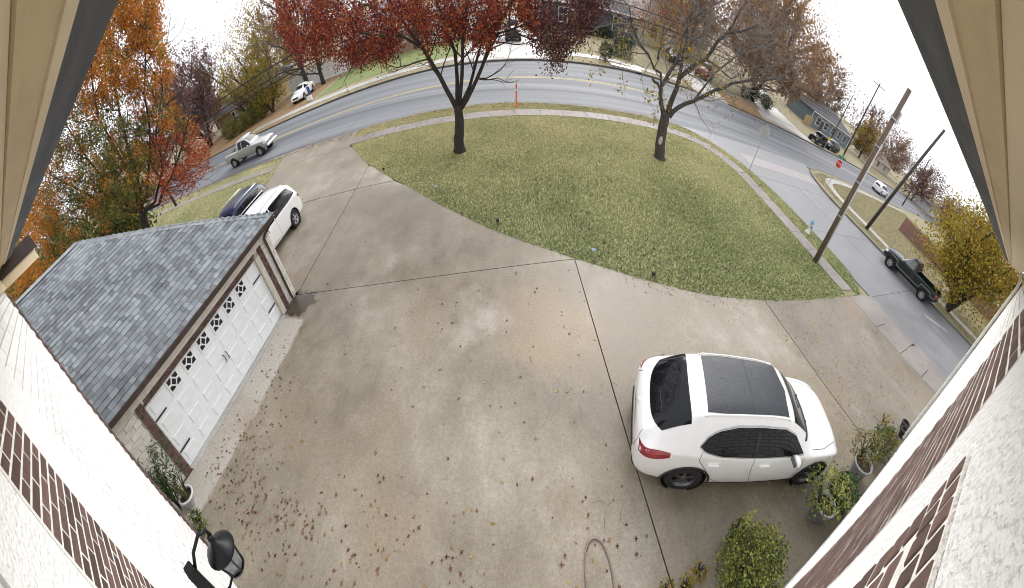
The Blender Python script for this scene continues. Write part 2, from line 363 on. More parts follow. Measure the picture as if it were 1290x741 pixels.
for k, (a, b) in enumerate([((-11.8,22.2),(-9.6,29.5)),((1.2,27.8),(3.6,23.4)),((9.2,28.6),(8.2,33.6)),((10.0,35.2),(11.0,24.5)),((-26,28.5),(-23,33)),((6.5,31.2),(5.0,35.1)),((14,26),(19,24.6)),((-2.5,30),(-3.0,34.6))]):
    a, b = Vector(a), Vector(b); pts = [tuple(a.lerp(b, t/9)+Vector((rnd.uniform(-.08,.08), rnd.uniform(-.08,.08)))) for t in range(10)]
    strip('road_crack', pts, .045, RZ+.005, TAR)
strip('road_patch', [(4.5,22.9),(10.5,23.0)], .7, RZ+.004, M('brick_dust_patch', (.16,.145,.14), .9, col2=(.26,.235,.23), scale=3, space='w'))
# pinkish worn strip across the mouth of the side street
strip('road_patch', [(17.2,19.6),(27,19.9)], 1.6, RZ+.0075, M('pink_worn_concrete', (.36,.30,.30), .8, col2=(.29,.285,.30), scale=1.6, space='w'))

# lawn islands (prisms up to the kerbs)
lawn_edge = smooth_path([(15.9,5.62),(14.2,5.6),(9.65,5.72),(6.44,6.2),(4.4,6.95),(2.13,8.0),(-1.07,9.8),(-5.0,13.6),(-7.2,15.8),(-9.4,18.9),(-9.75,19.6),(-9.95,21.6)], 2)
lawn_poly = [(x, y) for x, y in lawn_edge]+[(-9.9,21.75),(-5,22.45),(0,22.8),(6,22.55),(11,22.4)]+[tuple(p) for p in kerbL[1:]]
lawn = struct(MB().prism(lawn_poly, -.3, -.005).build('lawn', GRASSBASE))
def kerb(path, w=.15, z=.012, name='kerb'):
    mb = MB(); ribbon(mb, path, -w, 0, -.3, z); return struct(mb.build(name, KERB))
kerb([(-9.9,21.75),(-5,22.45),(0,22.8),(6,22.55)]+kerbL)
kerb([(110,28),(61,24.8)]+kerbR)
kerb([(-90,21.4),(-37,21.9),(-20,21.5),(-18.3,21.5)])
kerb(far)
# sidewalk slabs along the lawn
def slabs(path, half, step, mat, parent, z0=-.2, z1=.022, name='sidewalk_slab', gap=.012):
    p = resample(path, step)
    for a, b in zip(p, p[1:]):
        d = (b-a); l = d.length
        if l < .2: continue
        d.normalize(); nn = Vector((-d.y, d.x, 0)); a2 = a+d*gap; b2 = b-d*gap; dz = rnd.uniform(-.006,.006)
        MB().prism([(q.x, q.y) for q in (a2-nn*half, b2-nn*half, b2+nn*half, a2+nn*half)], z0, z1+dz).build(name, mat, parent)
sw_path = smooth_path([(-9.8,19.85),(-4,20.55),(2,21.0),(8,21.0),(11.5,20.75),(13.6,19.6),(14.6,17.6),(14.85,15),(14.85,5.72)], 2)
sw = struct(MB().prism([(-9.7,19.6),(-9.7,20.1),(8,21.2),(8,20.8)], -.25, -.2).build('sidewalk', DIRT))
slabs(sw_path, .5, 1.5, WALK, sw)

# driveway of concrete slabs over a dark bed
J1t, J1b = (2.13,8.0), (2.43,-.5)
c1 = [p for p in lawn_edge]
def edge_between(x0, x1): return [p for p in lawn_edge if min(x0,x1) < p[0] < max(x0,x1) and p[1] < 21]
g = .014
drv = struct(MB().prism([(-15.3,6.9),(-7.0,6.9),(-7.0,-.6),(9.9,-.6),(9.9,-6),(17.0,-6),(17.0,5.5)]+lawn_edge[1:-1]+[(-10.1,21.7),(-18.2,21.55),(-16.2,20.9),(-15.7,18),(-15.1,15)], -.3, -.06).build('driveway', DIRT))
def slab(poly, mat=CONC, z=0.0): return MB().prism(poly, -.1, z).build('slab', mat, drv)
slab([(-7.0,-.6),(J1b[0]-g,-.6),(J1b[0]-g,-.5),(J1t[0]-g,8.0-g),(-6.97,6.76-g),(-7.0,6.7)])
slab([(-6.95,6.76+g),(2.12,8.0+g)]+edge_between(2.05,-5.1)+[(-5.16,13.66-g),(-7.1,13.44-g),(-7.1+g,13.4)])
slab([(-15.2,6.9),(-6.97-g,6.9),(-7.1-g,13.42-g),(-15.1,12.5-g)])
slab([(-7.1+g,13.45+g),(-5.16,13.68+g)]+edge_between(-5.2,-7.15)+[(-7.2+g,15.76)], z=.003)
slab([(-7.1-g,13.45+g),(-7.2-g,15.8)]+edge_between(-7.25,-9.45)+[(-9.55,19.02),(-15.85,19.0-g),(-15.2,16),(-15.1,12.52+g)], PALE if False else CONC)
slab([(-9.6,19.04+g),(-9.78,19.6),(-9.98,21.6),(-10.1,21.74),(-12.9,21.66),(-12.75,19.02+g)], CONC, -.004)
slab([(-12.78,19.02+g),(-12.93,21.66),(-18.2,21.55),(-16.3,20.95),(-15.87,19.0+g)], CONC, -.004)
slab([(J1b[0]+g,-.6),(8.6-g,-.6),(8.6-g,5.9)]+edge_between(8.55,2.2)+[(J1t[0]+g,7.98)])
slab([(8.6+g,-.6),(9.9,-.6),(9.9,-6),(14.58,-6),(14.62-g,5.58)]+edge_between(14.5,8.7)+[(8.6+g,5.9)], CONC2)
for y0, y1 in ((-6,-2.6),(-2.6,-.9),(-.9,.55),(.55,1.95),(1.95,3.6),(3.6,5.6)):
    slab([(14.62+g,y0+g),(15.85-g,y0+g),(15.85-g,y1-g),(14.62+g,y1-g)], WALK, -.006)
for y0, y1 in ((-6,-1.2),(-1.2,2.0),(2.0,5.6)):
    slab([(15.85+g,y0+g),(17.05,y0+g),(17.05,y1-g-.2),(16.3,y1-g),(15.85+g,y1-g)], WALK, -.03)

# yards: left of the drive, across the main road, across the side street
struct(MB().prism([(-15.3,6.9),(-15.25,12.5),(-15.3,16),(-15.95,19),(-16.35,20.95),(-18.3,21.5),(-20,21.5),(-37,21.9),(-90,21.4),(-90,-40),(-15.3,-40)], -.3, -.01).build('side_yard', GRASSBASE))
sw2 = struct(MB().prism([(-80,18.8),(-16,18.9),(-16,19.7),(-80,19.6)], -.25, -.2).build('sidewalk', DIRT))
slabs([(-16.3,19.35),(-40,19.5),(-70,19.4)], .5, 1.5, WALK, sw2)
struct(MB().prism([]+[tuple(p) for p in kerbR[::-1]]+[(61,24.8),(110,28),(110,-60)], -.3, -.01).build('corner_yard', DRYBASE))
sw3 = struct(MB().prism([(27.3,-20),(28.0,-20),(28.0,16),(27.3,16)], -.25, -.2).build('sidewalk', DIRT))
slabs(smooth_path([(28.2,-20),(28.6,4),(29.0,14),(28.9,17.5),(30.0,20.6),(33,22.2),(40,22.9),(60,23.2)], 2), .5, 1.5, PALE, sw3)
struct(MB().prism([tuple(p) for p in far]+[(-90,120),(200,120)], -.3, -.01).build('far_yard', DRYBASE))
struct(MB().prism([(-21,37.4),(-4.6,39.2),(-4.6,47.5),(-20.5,46.4)], -.2, .01).build('green_lawn', GREENBASE))
struct(MB().prism([(-60,33.4),(-24,33.2),(-22,37.2),(-21.5,46.3),(-60,46)], -.2, .008).build('leafy_verge', LITTER))
struct(MB().prism([(20.3,35.4),(30,35.3),(39,37.5),(38,41.5),(31,41),(21.5,39.5)], -.2, .012).build('leafy_verge', LITTER))
sw4 = struct(MB().prism([(-20,35.6),(-5,36.4),(-5,37),(-20,36.4)], -.25, -.2).build('sidewalk', DIRT))
slabs([(-30,35.0),(-19,35.3),(-12,36.0),(-4.6,37.6)], .75, 1.8, PALE, sw4)
slabs([(4.6,38.6),(12,39.0),(15,37.9),(20,37.6)], .75, 1.8, PALE, sw4)
fd = struct(MB().prism([(-4.5,35.2),(4.5,35.6),(4.4,52),(-4,52)], -.25, -.05).build('far_driveway', DIRT))
for p in ([(-4.9,35.25),(4.9,35.55),(4.4,38.2),(-4.4,38.0)],[(-4.35,38.03),(4.35,38.23),(4.2,45),(-4.0,45)],[(-4.0,45.03),(4.2,45.03),(4.2,52),(-4.0,52)]): MB().prism(p, -.1, .02).build('slab', PALE, fd)
fd2 = struct(MB().prism([(31,36),(44,36),(48,52),(40,52)], -.25, -.05).build('far_driveway', DIRT))
for p in ([(31.5,35.2),(45,35.95),(44,39.5),(34,40)],[(35,40.2),(44,39.7),(47,55),(40.5,55)]): MB().prism(p, -.1, .02).build('slab', PALE, fd2)
struct(MB().prism([(20.6,35.3),(25.4,35.1),(27,44),(31,52),(24,52),(22,44)], -.25, .016).build('far_driveway', PALE))

# ------------------------------------------------------------------ own house: wall, brickwork, eave
HR = math.atan(.022)
house = thing('house', 'white painted brick house wall with dark brick window surrounds and beige eave', 'house', (0,-.172,0), -HR)
WHITE = M('white_painted_brick', (.82,.82,.82), .85, col2=(.50,.49,.47), scale=34, detail=10, bump=1.0, bscale=50, island=.06, mixlo=.56, mixhi=.80)
WHITEM = M('white_mortar', (.48,.465,.44), .9, var=.08, scale=8, bump=.8, bscale=45)
BRICK = M('brown_brick', (.085,.052,.045), .85, col2=(.135,.080,.066), scale=14, island=.35, bump=.5, bscale=90)
MORTAR = M('pale_mortar', (.74,.72,.69), .95, var=.1, scale=20, bump=.6, bscale=80)
XL, XR, ZT = -5.5, 10.0, 6.42
LWC = Vector((-5.5,.055)); LWB = math.atan(-.1255); LD = Vector((math.cos(LWB), math.sin(LWB))); LN = Vector((-LD.y, LD.x)); LWL = 5.25
_hc, _hs = math.cos(HR), math.sin(HR)
def lw(u, w_=0.0):
    """point on the left wall (u metres from its far corner, w_ out of its face) in house coordinates"""
    p = LWC+LD*u+LN*w_; x, y = p.x, p.y+.172; return (_hc*x-_hs*y, _hs*x+_hc*y)
LROT = LWB+HR
def lwbox(name, mat, u0, u1, w0, w1, z0, z1):
    q = [lw(u0,w0), lw(u1,w0), lw(u1,w1), lw(u0,w1)]; return MB().prism(q, z0, z1).build(name, mat, house)
MB().box(-.35, XR, -8, -.005, -.3, ZT).build('wall', WHITEM, house)
lwbox('wall', WHITEM, .01, LWL, -3.0, -.005, -.3, ZT)
# painted bricks in courses
def brick_mesh(l, d, hh, c=.012): return MB().cbox(-l/2, l/2, -d, 0, -hh/2, hh/2, c).mesh('brick_piece')
bm_long = [brick_mesh(l, .06, .091, .006) for l in (.343,.347,.338)]
for m_ in bm_long: m_.materials.append(WHITE)
cells = []
CH = .105
for r_ in range(int(ZT/CH)):
    z = CH*(r_+.5)
    u = .16+(.18 if r_ % 2 else 0)+.12
    while u < LWL-.1:
        if u < 3.19: cells.append(('L', u, z))
        u += .365
    x = -.17+(.18 if r_ % 2 else 0)
    while x < XR-.2:
        bad = (.33 < x < 1.0) or (-.62 < x < .62 and (z < 5.30 or (5.50 < z < 5.78 and x > -.18))) or (.66 < x < 2.98)
        if not bad: cells.append(('R', x, z))
        x += .365
cells.sort(key=lambda c: (math.hypot(5.5-c[1], c[2]-CAMH) if c[0] == 'L' else math.hypot(c[1], c[2]-CAMH)+3.0))
mrest = MB()
for i, (sd, x, z) in enumerate(cells):
    yo = rnd.uniform(-.002, .003)
    if i < 300:
        if sd == 'L': p = lw(x, yo); link('painted_brick', bm_long[i % 3], None, house, (p[0], p[1], z), (rnd.uniform(-.01,.01), rnd.uniform(-.012,.012), LROT))
        else: link('painted_brick', bm_long[i % 3], None, house, (x, yo, z), (rnd.uniform(-.02,.02), rnd.uniform(-.012,.012), rnd.uniform(-.01,.01)))
    else:
        if sd == 'L':
            q = [lw(x-.172,-.05), lw(x+.172,-.05), lw(x+.172,yo), lw(x-.172,yo)]; mrest.prism(q, z-.047, z+.047)
        else: mrest.cbox(x-.172, x+.172, -.05, yo, z-.047, z+.047, .014)
tag(mrest.build('painted_brick', WHITE, house), kind='stuff')
# brown bricks: jambs, pier, soldier rows
bh = [brick_mesh(.103, .06, .0605, .003), brick_mesh(.203, .06, .0605, .003), brick_mesh(.064, .06, .063, .003), brick_mesh(.092, .06, .063, .003)]
for m_ in bh: m_.materials.append(BRICK)
def brick_at(x, z, k=0, y=.0105): return link('brick', bh[k], None, house, (x, y+rnd.uniform(-.0012,.0012), z), (0, 0, rnd.uniform(-.01,.01)))
def backing(x0, x1, z0, z1, y=.0085): MB().box(x0, x1, -.03, y, z0, z1).build('mortar_bed', MORTAR, house)
# brick column of the left wall, u 3.53 .. 4.08
lwbox('mortar_bed', MORTAR, 3.525, 4.085, -.03, .0085, 0, 6.2)
lrest = MB(); nb = 0
for i in range(80):
    z = 6.15-i*.0745
    if z < .1: break
    u = 3.53
    for k in ([0,1,1] if i % 2 else [1,1,0]):
        l = .103 if k == 0 else .203
        if u+l > 4.09: l = 4.083-u
        if z > 1.6: p = lw(u+l/2, .0105+rnd.uniform(-.001,.001)); link('brick', bh[k], None, house, (p[0], p[1], z), (0,0,LROT+rnd.uniform(-.008,.008)))
        u += l+.0115
# right jamb .50 .. .83 under two rows of upright bricks
backing(.502, .832, 1.1, 5.55, .012); backing(.0, .832, 5.555, 5.705, .016)
for i in range(40):
    z = 5.505-i*.079
    for x, k, yy in ((.783,3,.0155),(.66,0,.0145),(.555,3,.0145)): brick_at(x, z-(0 if k == 3 and x > .7 else .04), k, yy)
for r_ in range(2):
    for i in range(17):
        x = .795-i*.079
        if x < .02: break
        brick_at(x, 5.668-r_*.077, 2, .0190)
MB().box(-.3, .5, -.05, -.010, 1.1, 5.25).build('window_pane', M('window_glass', (.03,.035,.04), .08, spec=.8), house)
fr = MB(); fr.box(-.3, -.24, -.05, .004, 1.1, 5.27); fr.box(.44, .5, -.05, .004, 1.1, 5.27); fr.box(-.24, .44, -.05, .004, 5.21, 5.27); fr.box(-.24, .44, -.05, .004, 1.1, 1.16); fr.box(.08, .12, -.05, .003, 1.16, 5.21)
fr.build('window_frame', M('beige_paint', (.55,.49,.38), .6), house)
# brick pier on the right, x 1.20 .. 2.14
backing(1.205, 2.80, 0, 6.2); MB().box(.836, 1.203, -.02, .006, 0, 6.06).build('painted_infill', WHITE, house); lwbox('painted_infill', WHITE, 2.97, 3.523, -.02, .006, 0, 6.06); MB().box(2.803, 3.16, -.02, .006, 0, 6.06).build('painted_infill', WHITE, house); MB().box(.16, .834, -.02, .007, 5.708, 6.06).build('painted_infill', WHITE, house); lwbox('painted_infill', WHITE, 4.087, LWL, -.02, .006, 0, 6.06)
for i in range(52):
    z = 6.16-i*.0745
    x = 1.21
    for k in ([0]+[1]*7 if i % 2 else [1]*7+[0]):
        l = .103 if k == 0 else .203
        if x+l > 2.80: break
        brick_at(x+l/2, z, k); x += l+.0115
# corner bricks at the left end of the wall
for i in range(84):
    z = .06+i*.0745
    if z > 6.0: break
    p = lw(.045+(.045 if i % 2 else 0), .022); link('brick', bh[i % 2], None, house, (p[0], p[1], z), (0,0,LROT))
# eave: soffit, boards, gutter, frieze
BEIGE = M('beige_soffit', (.62,.49,.30), .75, col2=(.54,.43,.27), scale=4, bump=.1, bscale=30)
CREAM = M('cream_board', (.72,.60,.42), .7, col2=(.66,.55,.38), scale=5)
GREYG = M('weathered_gutter', (.045,.047,.055), .6, col2=(.10,.102,.112), scale=6, bump=.2, bscale=20, stretch=(.4,2,2))
BROWN = M('brown_gutter', (.045,.03,.025), .45, var=.2)
EX0, EX1 = -6.0, 10.4
MB().box(EX0, EX1, .374, .470, 6.305, 6.33).build('soffit', BEIGE, house)
MB().box(EX0, EX1, .470, .503, 6.298, 6.335).build('soffit_trim', CREAM, house)
gm = MB(); prof = [(.505,6.300),(.622,6.297),(.635,6.315),(.64,6.43),(.63,6.44),(.505,6.44)]
gm.add([(EX0,y,z) for y,z in prof]+[(EX1,y,z) for y,z in prof], [(0,1,7,6),(1,2,8,7),(2,3,9,8),(3,4,10,9),(4,5,11,10),(5,0,6,11),(0,5,4,3,2,1),(6,7,8,9,10,11)])
gm.build('gutter', GREYG, house)
for o_ in list(COL.objects):
    if o_.parent == house and o_.name.split('.')[0] in ('soffit','soffit_trim','gutter'): o_.rotation_euler = (0, .010, HR)
MB().box(EX0, EX1, .05, .354, 6.288, 6.34).build('frieze', CREAM, house).rotation_euler = (0, .010, HR)
MB().box(EX0, EX1, .356, .372, 6.280, 6.325).build('frieze_bead', BEIGE, house).rotation_euler = (0, .010, HR)
MB().box(-.35, XR+.02, .012, .05, 6.06, 6.286).build('frieze_board', CREAM, house); lwbox('frieze_board', CREAM, -.02, LWL, .012, .05, 6.06, 6.30)
# eave return at the left end
rt = MB(); rt.box(-5.95,-5.45,.10,.95,6.20,6.42); rt.build('gutter_return', BROWN, house)
MB().box(-5.93,-5.47,.06,.88,6.05,6.198).build('return_board', CREAM, house)
rf = MB(); rf.add([(EX0-.1,.64,6.44),(EX1+.1,.64,6.44),(EX1+.1,-6,9.8),(EX0-.1,-6,9.8),(EX0-.1,.64,6.50),(EX1+.1,.64,6.50),(EX1+.1,-6,9.9),(EX0-.1,-6,9.9)], [(0,1,2,3),(4,7,6,5),(0,4,5,1),(1,5,6,2),(2,6,7,3),(3,7,4,0)])
rf.build('roof', M('roof_slate', (.11,.115,.12), .9, var=.25, scale=8), house)
ds = MB(); ds.tube([(10.15,.30,6.3),(10.12,.12,6.05),(10.08,.08,5.8),(10.08,.08,.1)], .045, 8); ds.build('downspout', M('white_metal', (.7,.7,.68), .5), house)

# ------------------------------------------------------------------ garage
gar = thing('garage', 'detached brick garage with grey shingle hip roof and white panelled door', 'garage', (-7.05,0,0))
GX = 0.0   # local x: front face at 0, building behind at -x
GY0, GY1 = -4.0, 6.86
STONE = M('white_stone', (.74,.71,.66), .9, col2=(.60,.57,.52), scale=6, bump=.5, bscale=25, island=.06)
gw = MB()
gw.box(-7.9,-.17,GY0,GY1-.02,-.2,2.62); gw.box(-.17,-.052,GY0,.90,-.2,2.62); gw.box(-.17,-.052,6.08,GY1-.02,-.2,2.62); gw.box(-.17,-.052,.90,6.08,2.072,2.62)
gw.build('wall', M('garage_mortar', (.48,.45,.41), .95, var=.1, bump=.5, bscale=40), gar)
# front wall: stone blocks round the door opening (y .95 .. 5.87, z 0 .. 2.10)
for r_ in range(16):
    z0 = r_*.155+.004; z1 = z0+.147
    y = GY0+(.0 if r_ % 2 else -.19)
    while y < GY1-.02:
        y0 = max(y, GY0); y1 = min(y+.385, GY1)
        if y1-y0 > .05:
            segs = [(y0, y1)]
            if z1 < 2.24:
                segs = [(a, b) for a, b in ((y0, min(y1, .715)), (max(y0, 6.32), y1)) if b-a > .03]
            for a, b in segs:
                if b-a > .03: MB().cbox(-.06, rnd.uniform(-.002,.006), a+.004, b-.004, z0, z1, .01).build('stone', STONE, gar)
        y += .39
# stone end wall (faces the street)
es = MB()
for r_ in range(16):
    z0 = r_*.155+.004; x = -.062-(0 if r_ % 2 else .19)
    while x > -7.8:
        es.cbox(x-.38, x, GY1-.03, GY1+.004+rnd.uniform(0,.006), z0, z0+.147, .01); x -= .39
tag(es.build('stone', STONE, gar), kind='stuff')
# brown brick surround: two bricks wide, and two rows above the door
bg_h = MB().cbox(-.04,.022,-.052,.052,-.034,.034,.006).mesh('brick_piece'); bg_h.materials.append(BRICK)
MB().box(-.05,.008,.722,.945,0,2.226).build('mortar_bed', MORTAR, gar); MB().box(-.05,.008,6.08,6.315,0,2.226).build('mortar_bed', MORTAR, gar); MB().box(-.05,.008,.945,5.875,2.075,2.226).build('mortar_bed', MORTAR, gar)
for s0 in (.778,.888):
    for i in range(29): link('brick', bg_h, None, gar, (.012, s0, .038+i*.0775))
for s0 in (6.138,6.252):
    for i in range(29): link('brick', bg_h, None, gar, (.012, s0, .038+i*.0775))
for i in range(44):
    for zz in (2.112,2.188):
        link('brick', bg_h, None, gar, (.012, 1.0+i*.1118+(.05 if zz == 2.188 else 0), zz))
# jamb and head casing
TRIM = M('door_trim', (.56,.52,.45), .6)
MB().box(-.12,.03,5.885,6.078,0,2.07).build('jamb', TRIM, gar); MB().box(-.12,.03,.905,.945,0,2.07).build('jamb', TRIM, gar)
# overhead door: 4 sections of 8 raised panels, windows in the top section
DOOR = M('white_door', (.74,.76,.79), .45, col2=(.80,.815,.835), scale=2); DGL = M('door_glass', (.02,.022,.026), .15)
door = MB().box(-.16,-.075,.95,5.875,.02,2.068).build('door', DOOR, gar)
pw, ph_ = .615, .512
pm = MB().cbox(-.08,-.05,-.22,.22,-.155,.155,.022).mesh('panel_piece'); pm.materials.append(DOOR)
for r_ in range(4):
    MB().box(-.08,-.062,.95,5.875,.02+r_*ph_+.012,.02+r_*ph_+ph_-.012).build('section', DOOR, gar)
    for c in range(8):
        y = .95+.3075+c*pw; z = .02+ph_*(r_+.5)
        if r_ == 3 and 0 < c < 7:
            wdw = MB().box(-.07,-.045,y-.22,y+.22,z-.19,z+.19).build('window', DOOR, door)
            pane = MB()
            z += .03; pane.add([(-.040,y-.08,z),(-.040,y,z-.095),(-.040,y+.08,z),(-.040,y,z+.095)], [(0,1,2,3)])
            for sy in (-1,1):
                for sz in (-1,1):
                    pane.add([(-.040,y+sy*.175,z+sz*.03),(-.040,y+sy*.175,z+sz*.145),(-.040,y+sy*.03,z+sz*.145),(-.040,y+sy*.03,z+sz*.115),(-.040,y+sy*.105,z+sz*.03)], [(0,1,2,3,4)])
            pane.build('pane', DGL, door)
        else: link('panel', pm, None, door, (0, y, z))
IRON = M('black_iron', (.02,.02,.022), .5)
for y0, y1 in ((.99,1.36),(5.46,5.84)):
    for z in (.52,1.58):
        hb = MB(); hb.box(-.05,-.035,y0,y1,z-.018,z+.018); hb.add([(-.05,y0-.03,z-.03),(-.033,y0-.03,z-.03),(-.033,y0+.02,z),(-.05,y0+.02,z),(-.05,y0-.03,z+.03),(-.033,y0-.03,z+.03)], [(0,1,2,3),(3,2,5,4),(1,5,2),(0,3,4),(0,4,5,1)]); hb.build('strap_hinge', IRON, door)
for y in (3.35,3.47): MB().tube([(-.05,y,.85),(-.01,y,.90),(-.01,y,1.05),(-.05,y,1.10)], .012, 6).build('handle', IRON, door)
MB().box(-.1,.10,.95,5.875,-.02,.018).build('threshold', PALE, gar)
# soffit band, gutter and downspout
OH = .235
MB().box(-.02,OH,GY0,GY1+OH-.02,2.56,2.60).build('soffit', TRIM, gar)
MB().box(-7.9,-.02,GY1,GY1+OH-.02,2.56,2.60).build('soffit', TRIM, gar)
MB().box(.004,.022,GY0,GY1,2.228,2.558).build('frieze_board', M('frieze_stone', (.62,.58,.53), .8, var=.12, scale=5), gar)
gg = MB(); gg.box(OH,OH+.115,GY0,GY1+OH,2.555,2.68); gg.build('gutter', BROWN, gar)
MB().box(-7.9,OH+.115,GY1+OH,GY1+OH+.115,2.555,2.68).build('gutter', BROWN, gar)
MB().tube([(OH+.05,6.78,2.57),(OH+.03,6.78,2.50),(.12,6.60,2.36),(.07,6.54,2.26),(.065,6.53,.25),(.07,6.53,.10),(.16,6.53,.05)], .042, 8).build('downspout', BROWN, gar)
# hip roof and its shingles
EXF, RX, EZ, RIDZ = OH+.05, -3.95, 2.66, 5.50
EYF = GY1+OH+.06
slope = Vector((RX-EXF, 0, RIDZ-EZ)); SL = slope.length; su = slope.normalized(); sn = Vector((-su.z, 0, su.x)); sn = sn if sn.z > 0 else -sn
HY = EYF-(EXF-RX)          # y where hip meets ridge
HYN = GY0-OH+(EXF-RX)
deck = MB(); BX = 2*RX-EXF
deck.add([(EXF,GY0-OH,EZ),(EXF,EYF,EZ),(RX,HY,RIDZ),(RX,HYN,RIDZ),(BX,GY0-OH,EZ),(BX,EYF,EZ)], [(0,1,2,3),(1,5,2),(5,4,3,2),(4,0,3)])
deck.build('roof_deck', M('roof_dark', (.10,.105,.11), .95), gar)
SHING = M('shingle', (.125,.138,.15), .92, col2=(.225,.245,.265), scale=.55, island=.34, bump=.6, bscale=70, mixlo=.3, mixhi=.7)
nrows = 35; rowh = SL/nrows
tabs = []
for r_ in range(nrows):
    s0 = r_*rowh; off = rnd.uniform(0, .3)
    ymax = EYF-s0/SL*(EYF-HY); ymin = -1.6
    y = ymin+off
    while y < ymax-.02:
        wd = rnd.choice((.13,.15,.17,.19,.23)); y1 = min(y+wd, ymax)
        if y1-y > .05: tabs.append((s0, y, y1))
        y += wd+.004
sh_unit = {}
def shingle_verts(s0, y0, y1, lift):
    b = Vector((EXF,0,EZ))
    a = b+su*(s0-.012)+sn*(.018+lift); c = b+su*(s0+rowh*1.02)+sn*.004; t = sn*.012
    return [(a.x,y0,a.z),(a.x,y1,a.z),(c.x,y1,c.z),(c.x,y0,c.z),(a.x-t.x,y0,a.z-t.z),(a.x-t.x,y1,a.z-t.z)]
SF = [(0,1,2,3),(4,5,1,0),(4,0,3),(5,2,1)]
tabs.sort(key=lambda t: math.hypot(t[1]-1.0, 1.2*(t[0]-.9)))
srest = MB()
for i, (s0, y0, y1) in enumerate(tabs):
    lift = rnd.choice((0,0,.010,.016))
    if i < 300: MB().add(shingle_verts(s0, y0, y1, lift), SF).build('shingle', SHING, gar)
    else: srest.add(shingle_verts(s0, y0, y1, lift), SF)
# street-side hip face
su2 = Vector((0, HY-EYF, RIDZ-EZ)).normalized(); sn2 = Vector((0, -su2.z, su2.y)); sn2 = sn2 if sn2.z > 0 else -sn2
for r_ in range(nrows):
    f0 = r_/nrows; xa = EXF+(RX-EXF)*f0; xb = BX+(RX-BX)*f0; x = xb
    while x < xa:
        wd = rnd.choice((.17,.22,.25,.30)); x1 = min(x+wd, xa); b = Vector((0,EYF,EZ)); lift = rnd.choice((0,.008,.012))
        a = b+su2*(f0*SL-.012)+sn2*(.018+lift); c = b+su2*(f0*SL+rowh*1.02)+sn2*.004
        srest.add([(x,a.y,a.z),(x1,a.y,a.z),(x1,c.y,c.z),(x,c.y,c.z),(x,a.y,a.z-.012),(x1,a.y,a.z-.012)], [(0,3,2,1),(4,0,1,5)])
        x += wd+.004
tag(srest.build('shingle', SHING, gar), kind='stuff')
# hip and ridge caps
CAP = M('ridge_cap', (.25,.265,.275), .92, var=.15, island=.12, bump=.4, bscale=60)
def caps(a, b, n):
    a, b = Vector(a), Vector(b); d = (b-a)/n
    for i in range(n):
        p = a+d*i+Vector((0,0,.036)); q = a+d*(i+1.06)+Vector((0,0,.030)); dd = d.normalized(); side = dd.cross(Vector((0,0,1))).normalized()*.15; dn = Vector((0,0,-.075))
        MB().add([p-side+dn,p,p+side+dn,q-side+dn,q,q+side+dn], [(0,1,4,3),(1,2,5,4),(0,2,1)]).build('ridge_cap', CAP, gar)
caps((EXF,EYF,EZ), (RX,HY,RIDZ), 30); caps((RX,HY,RIDZ), (RX,-1.5,RIDZ), 16)

# ------------------------------------------------------------------ vehicles
def paint(name, col, rough=.28, metal=0., coat=None): return M(name, col, rough, var=.02, coat=(1.0 if max(col) > .3 else .25) if coat is None else coat, metal=metal, spec=.5 if max(col) > .3 else .3)
GLASS = M('car_glass', (.006,.007,.009), .03, var=.1, spec=.3)
GLASS2 = M('car_glass_grey', (.10,.115,.12), .06, var=.2, spec=.7, coat=.5)
RUBBER = M('tyre_rubber', (.018,.018,.019), .85, var=.2)
PLASTIC = M('black_plastic', (.02,.02,.022), .6)
RIMD = M('dark_alloy', (.16,.16,.17), .35, metal=.8); RIML = M('silver_alloy', (.55,.55,.57), .35, metal=.8)
REDL = M('tail_lamp', (.28,.01,.02), .15, var=.2, coat=1); LAMP = M('head_lamp', (.75,.77,.8), .1, coat=1)
CHROME = M('chrome', (.7,.7,.72), .15, metal=1); SEAM = M('panel_gap', (.05,.05,.055), .7); PLATE = M('number_plate', (.7,.7,.68), .5)
INTER = M('dark_cabin', (.03,.03,.032), .9)

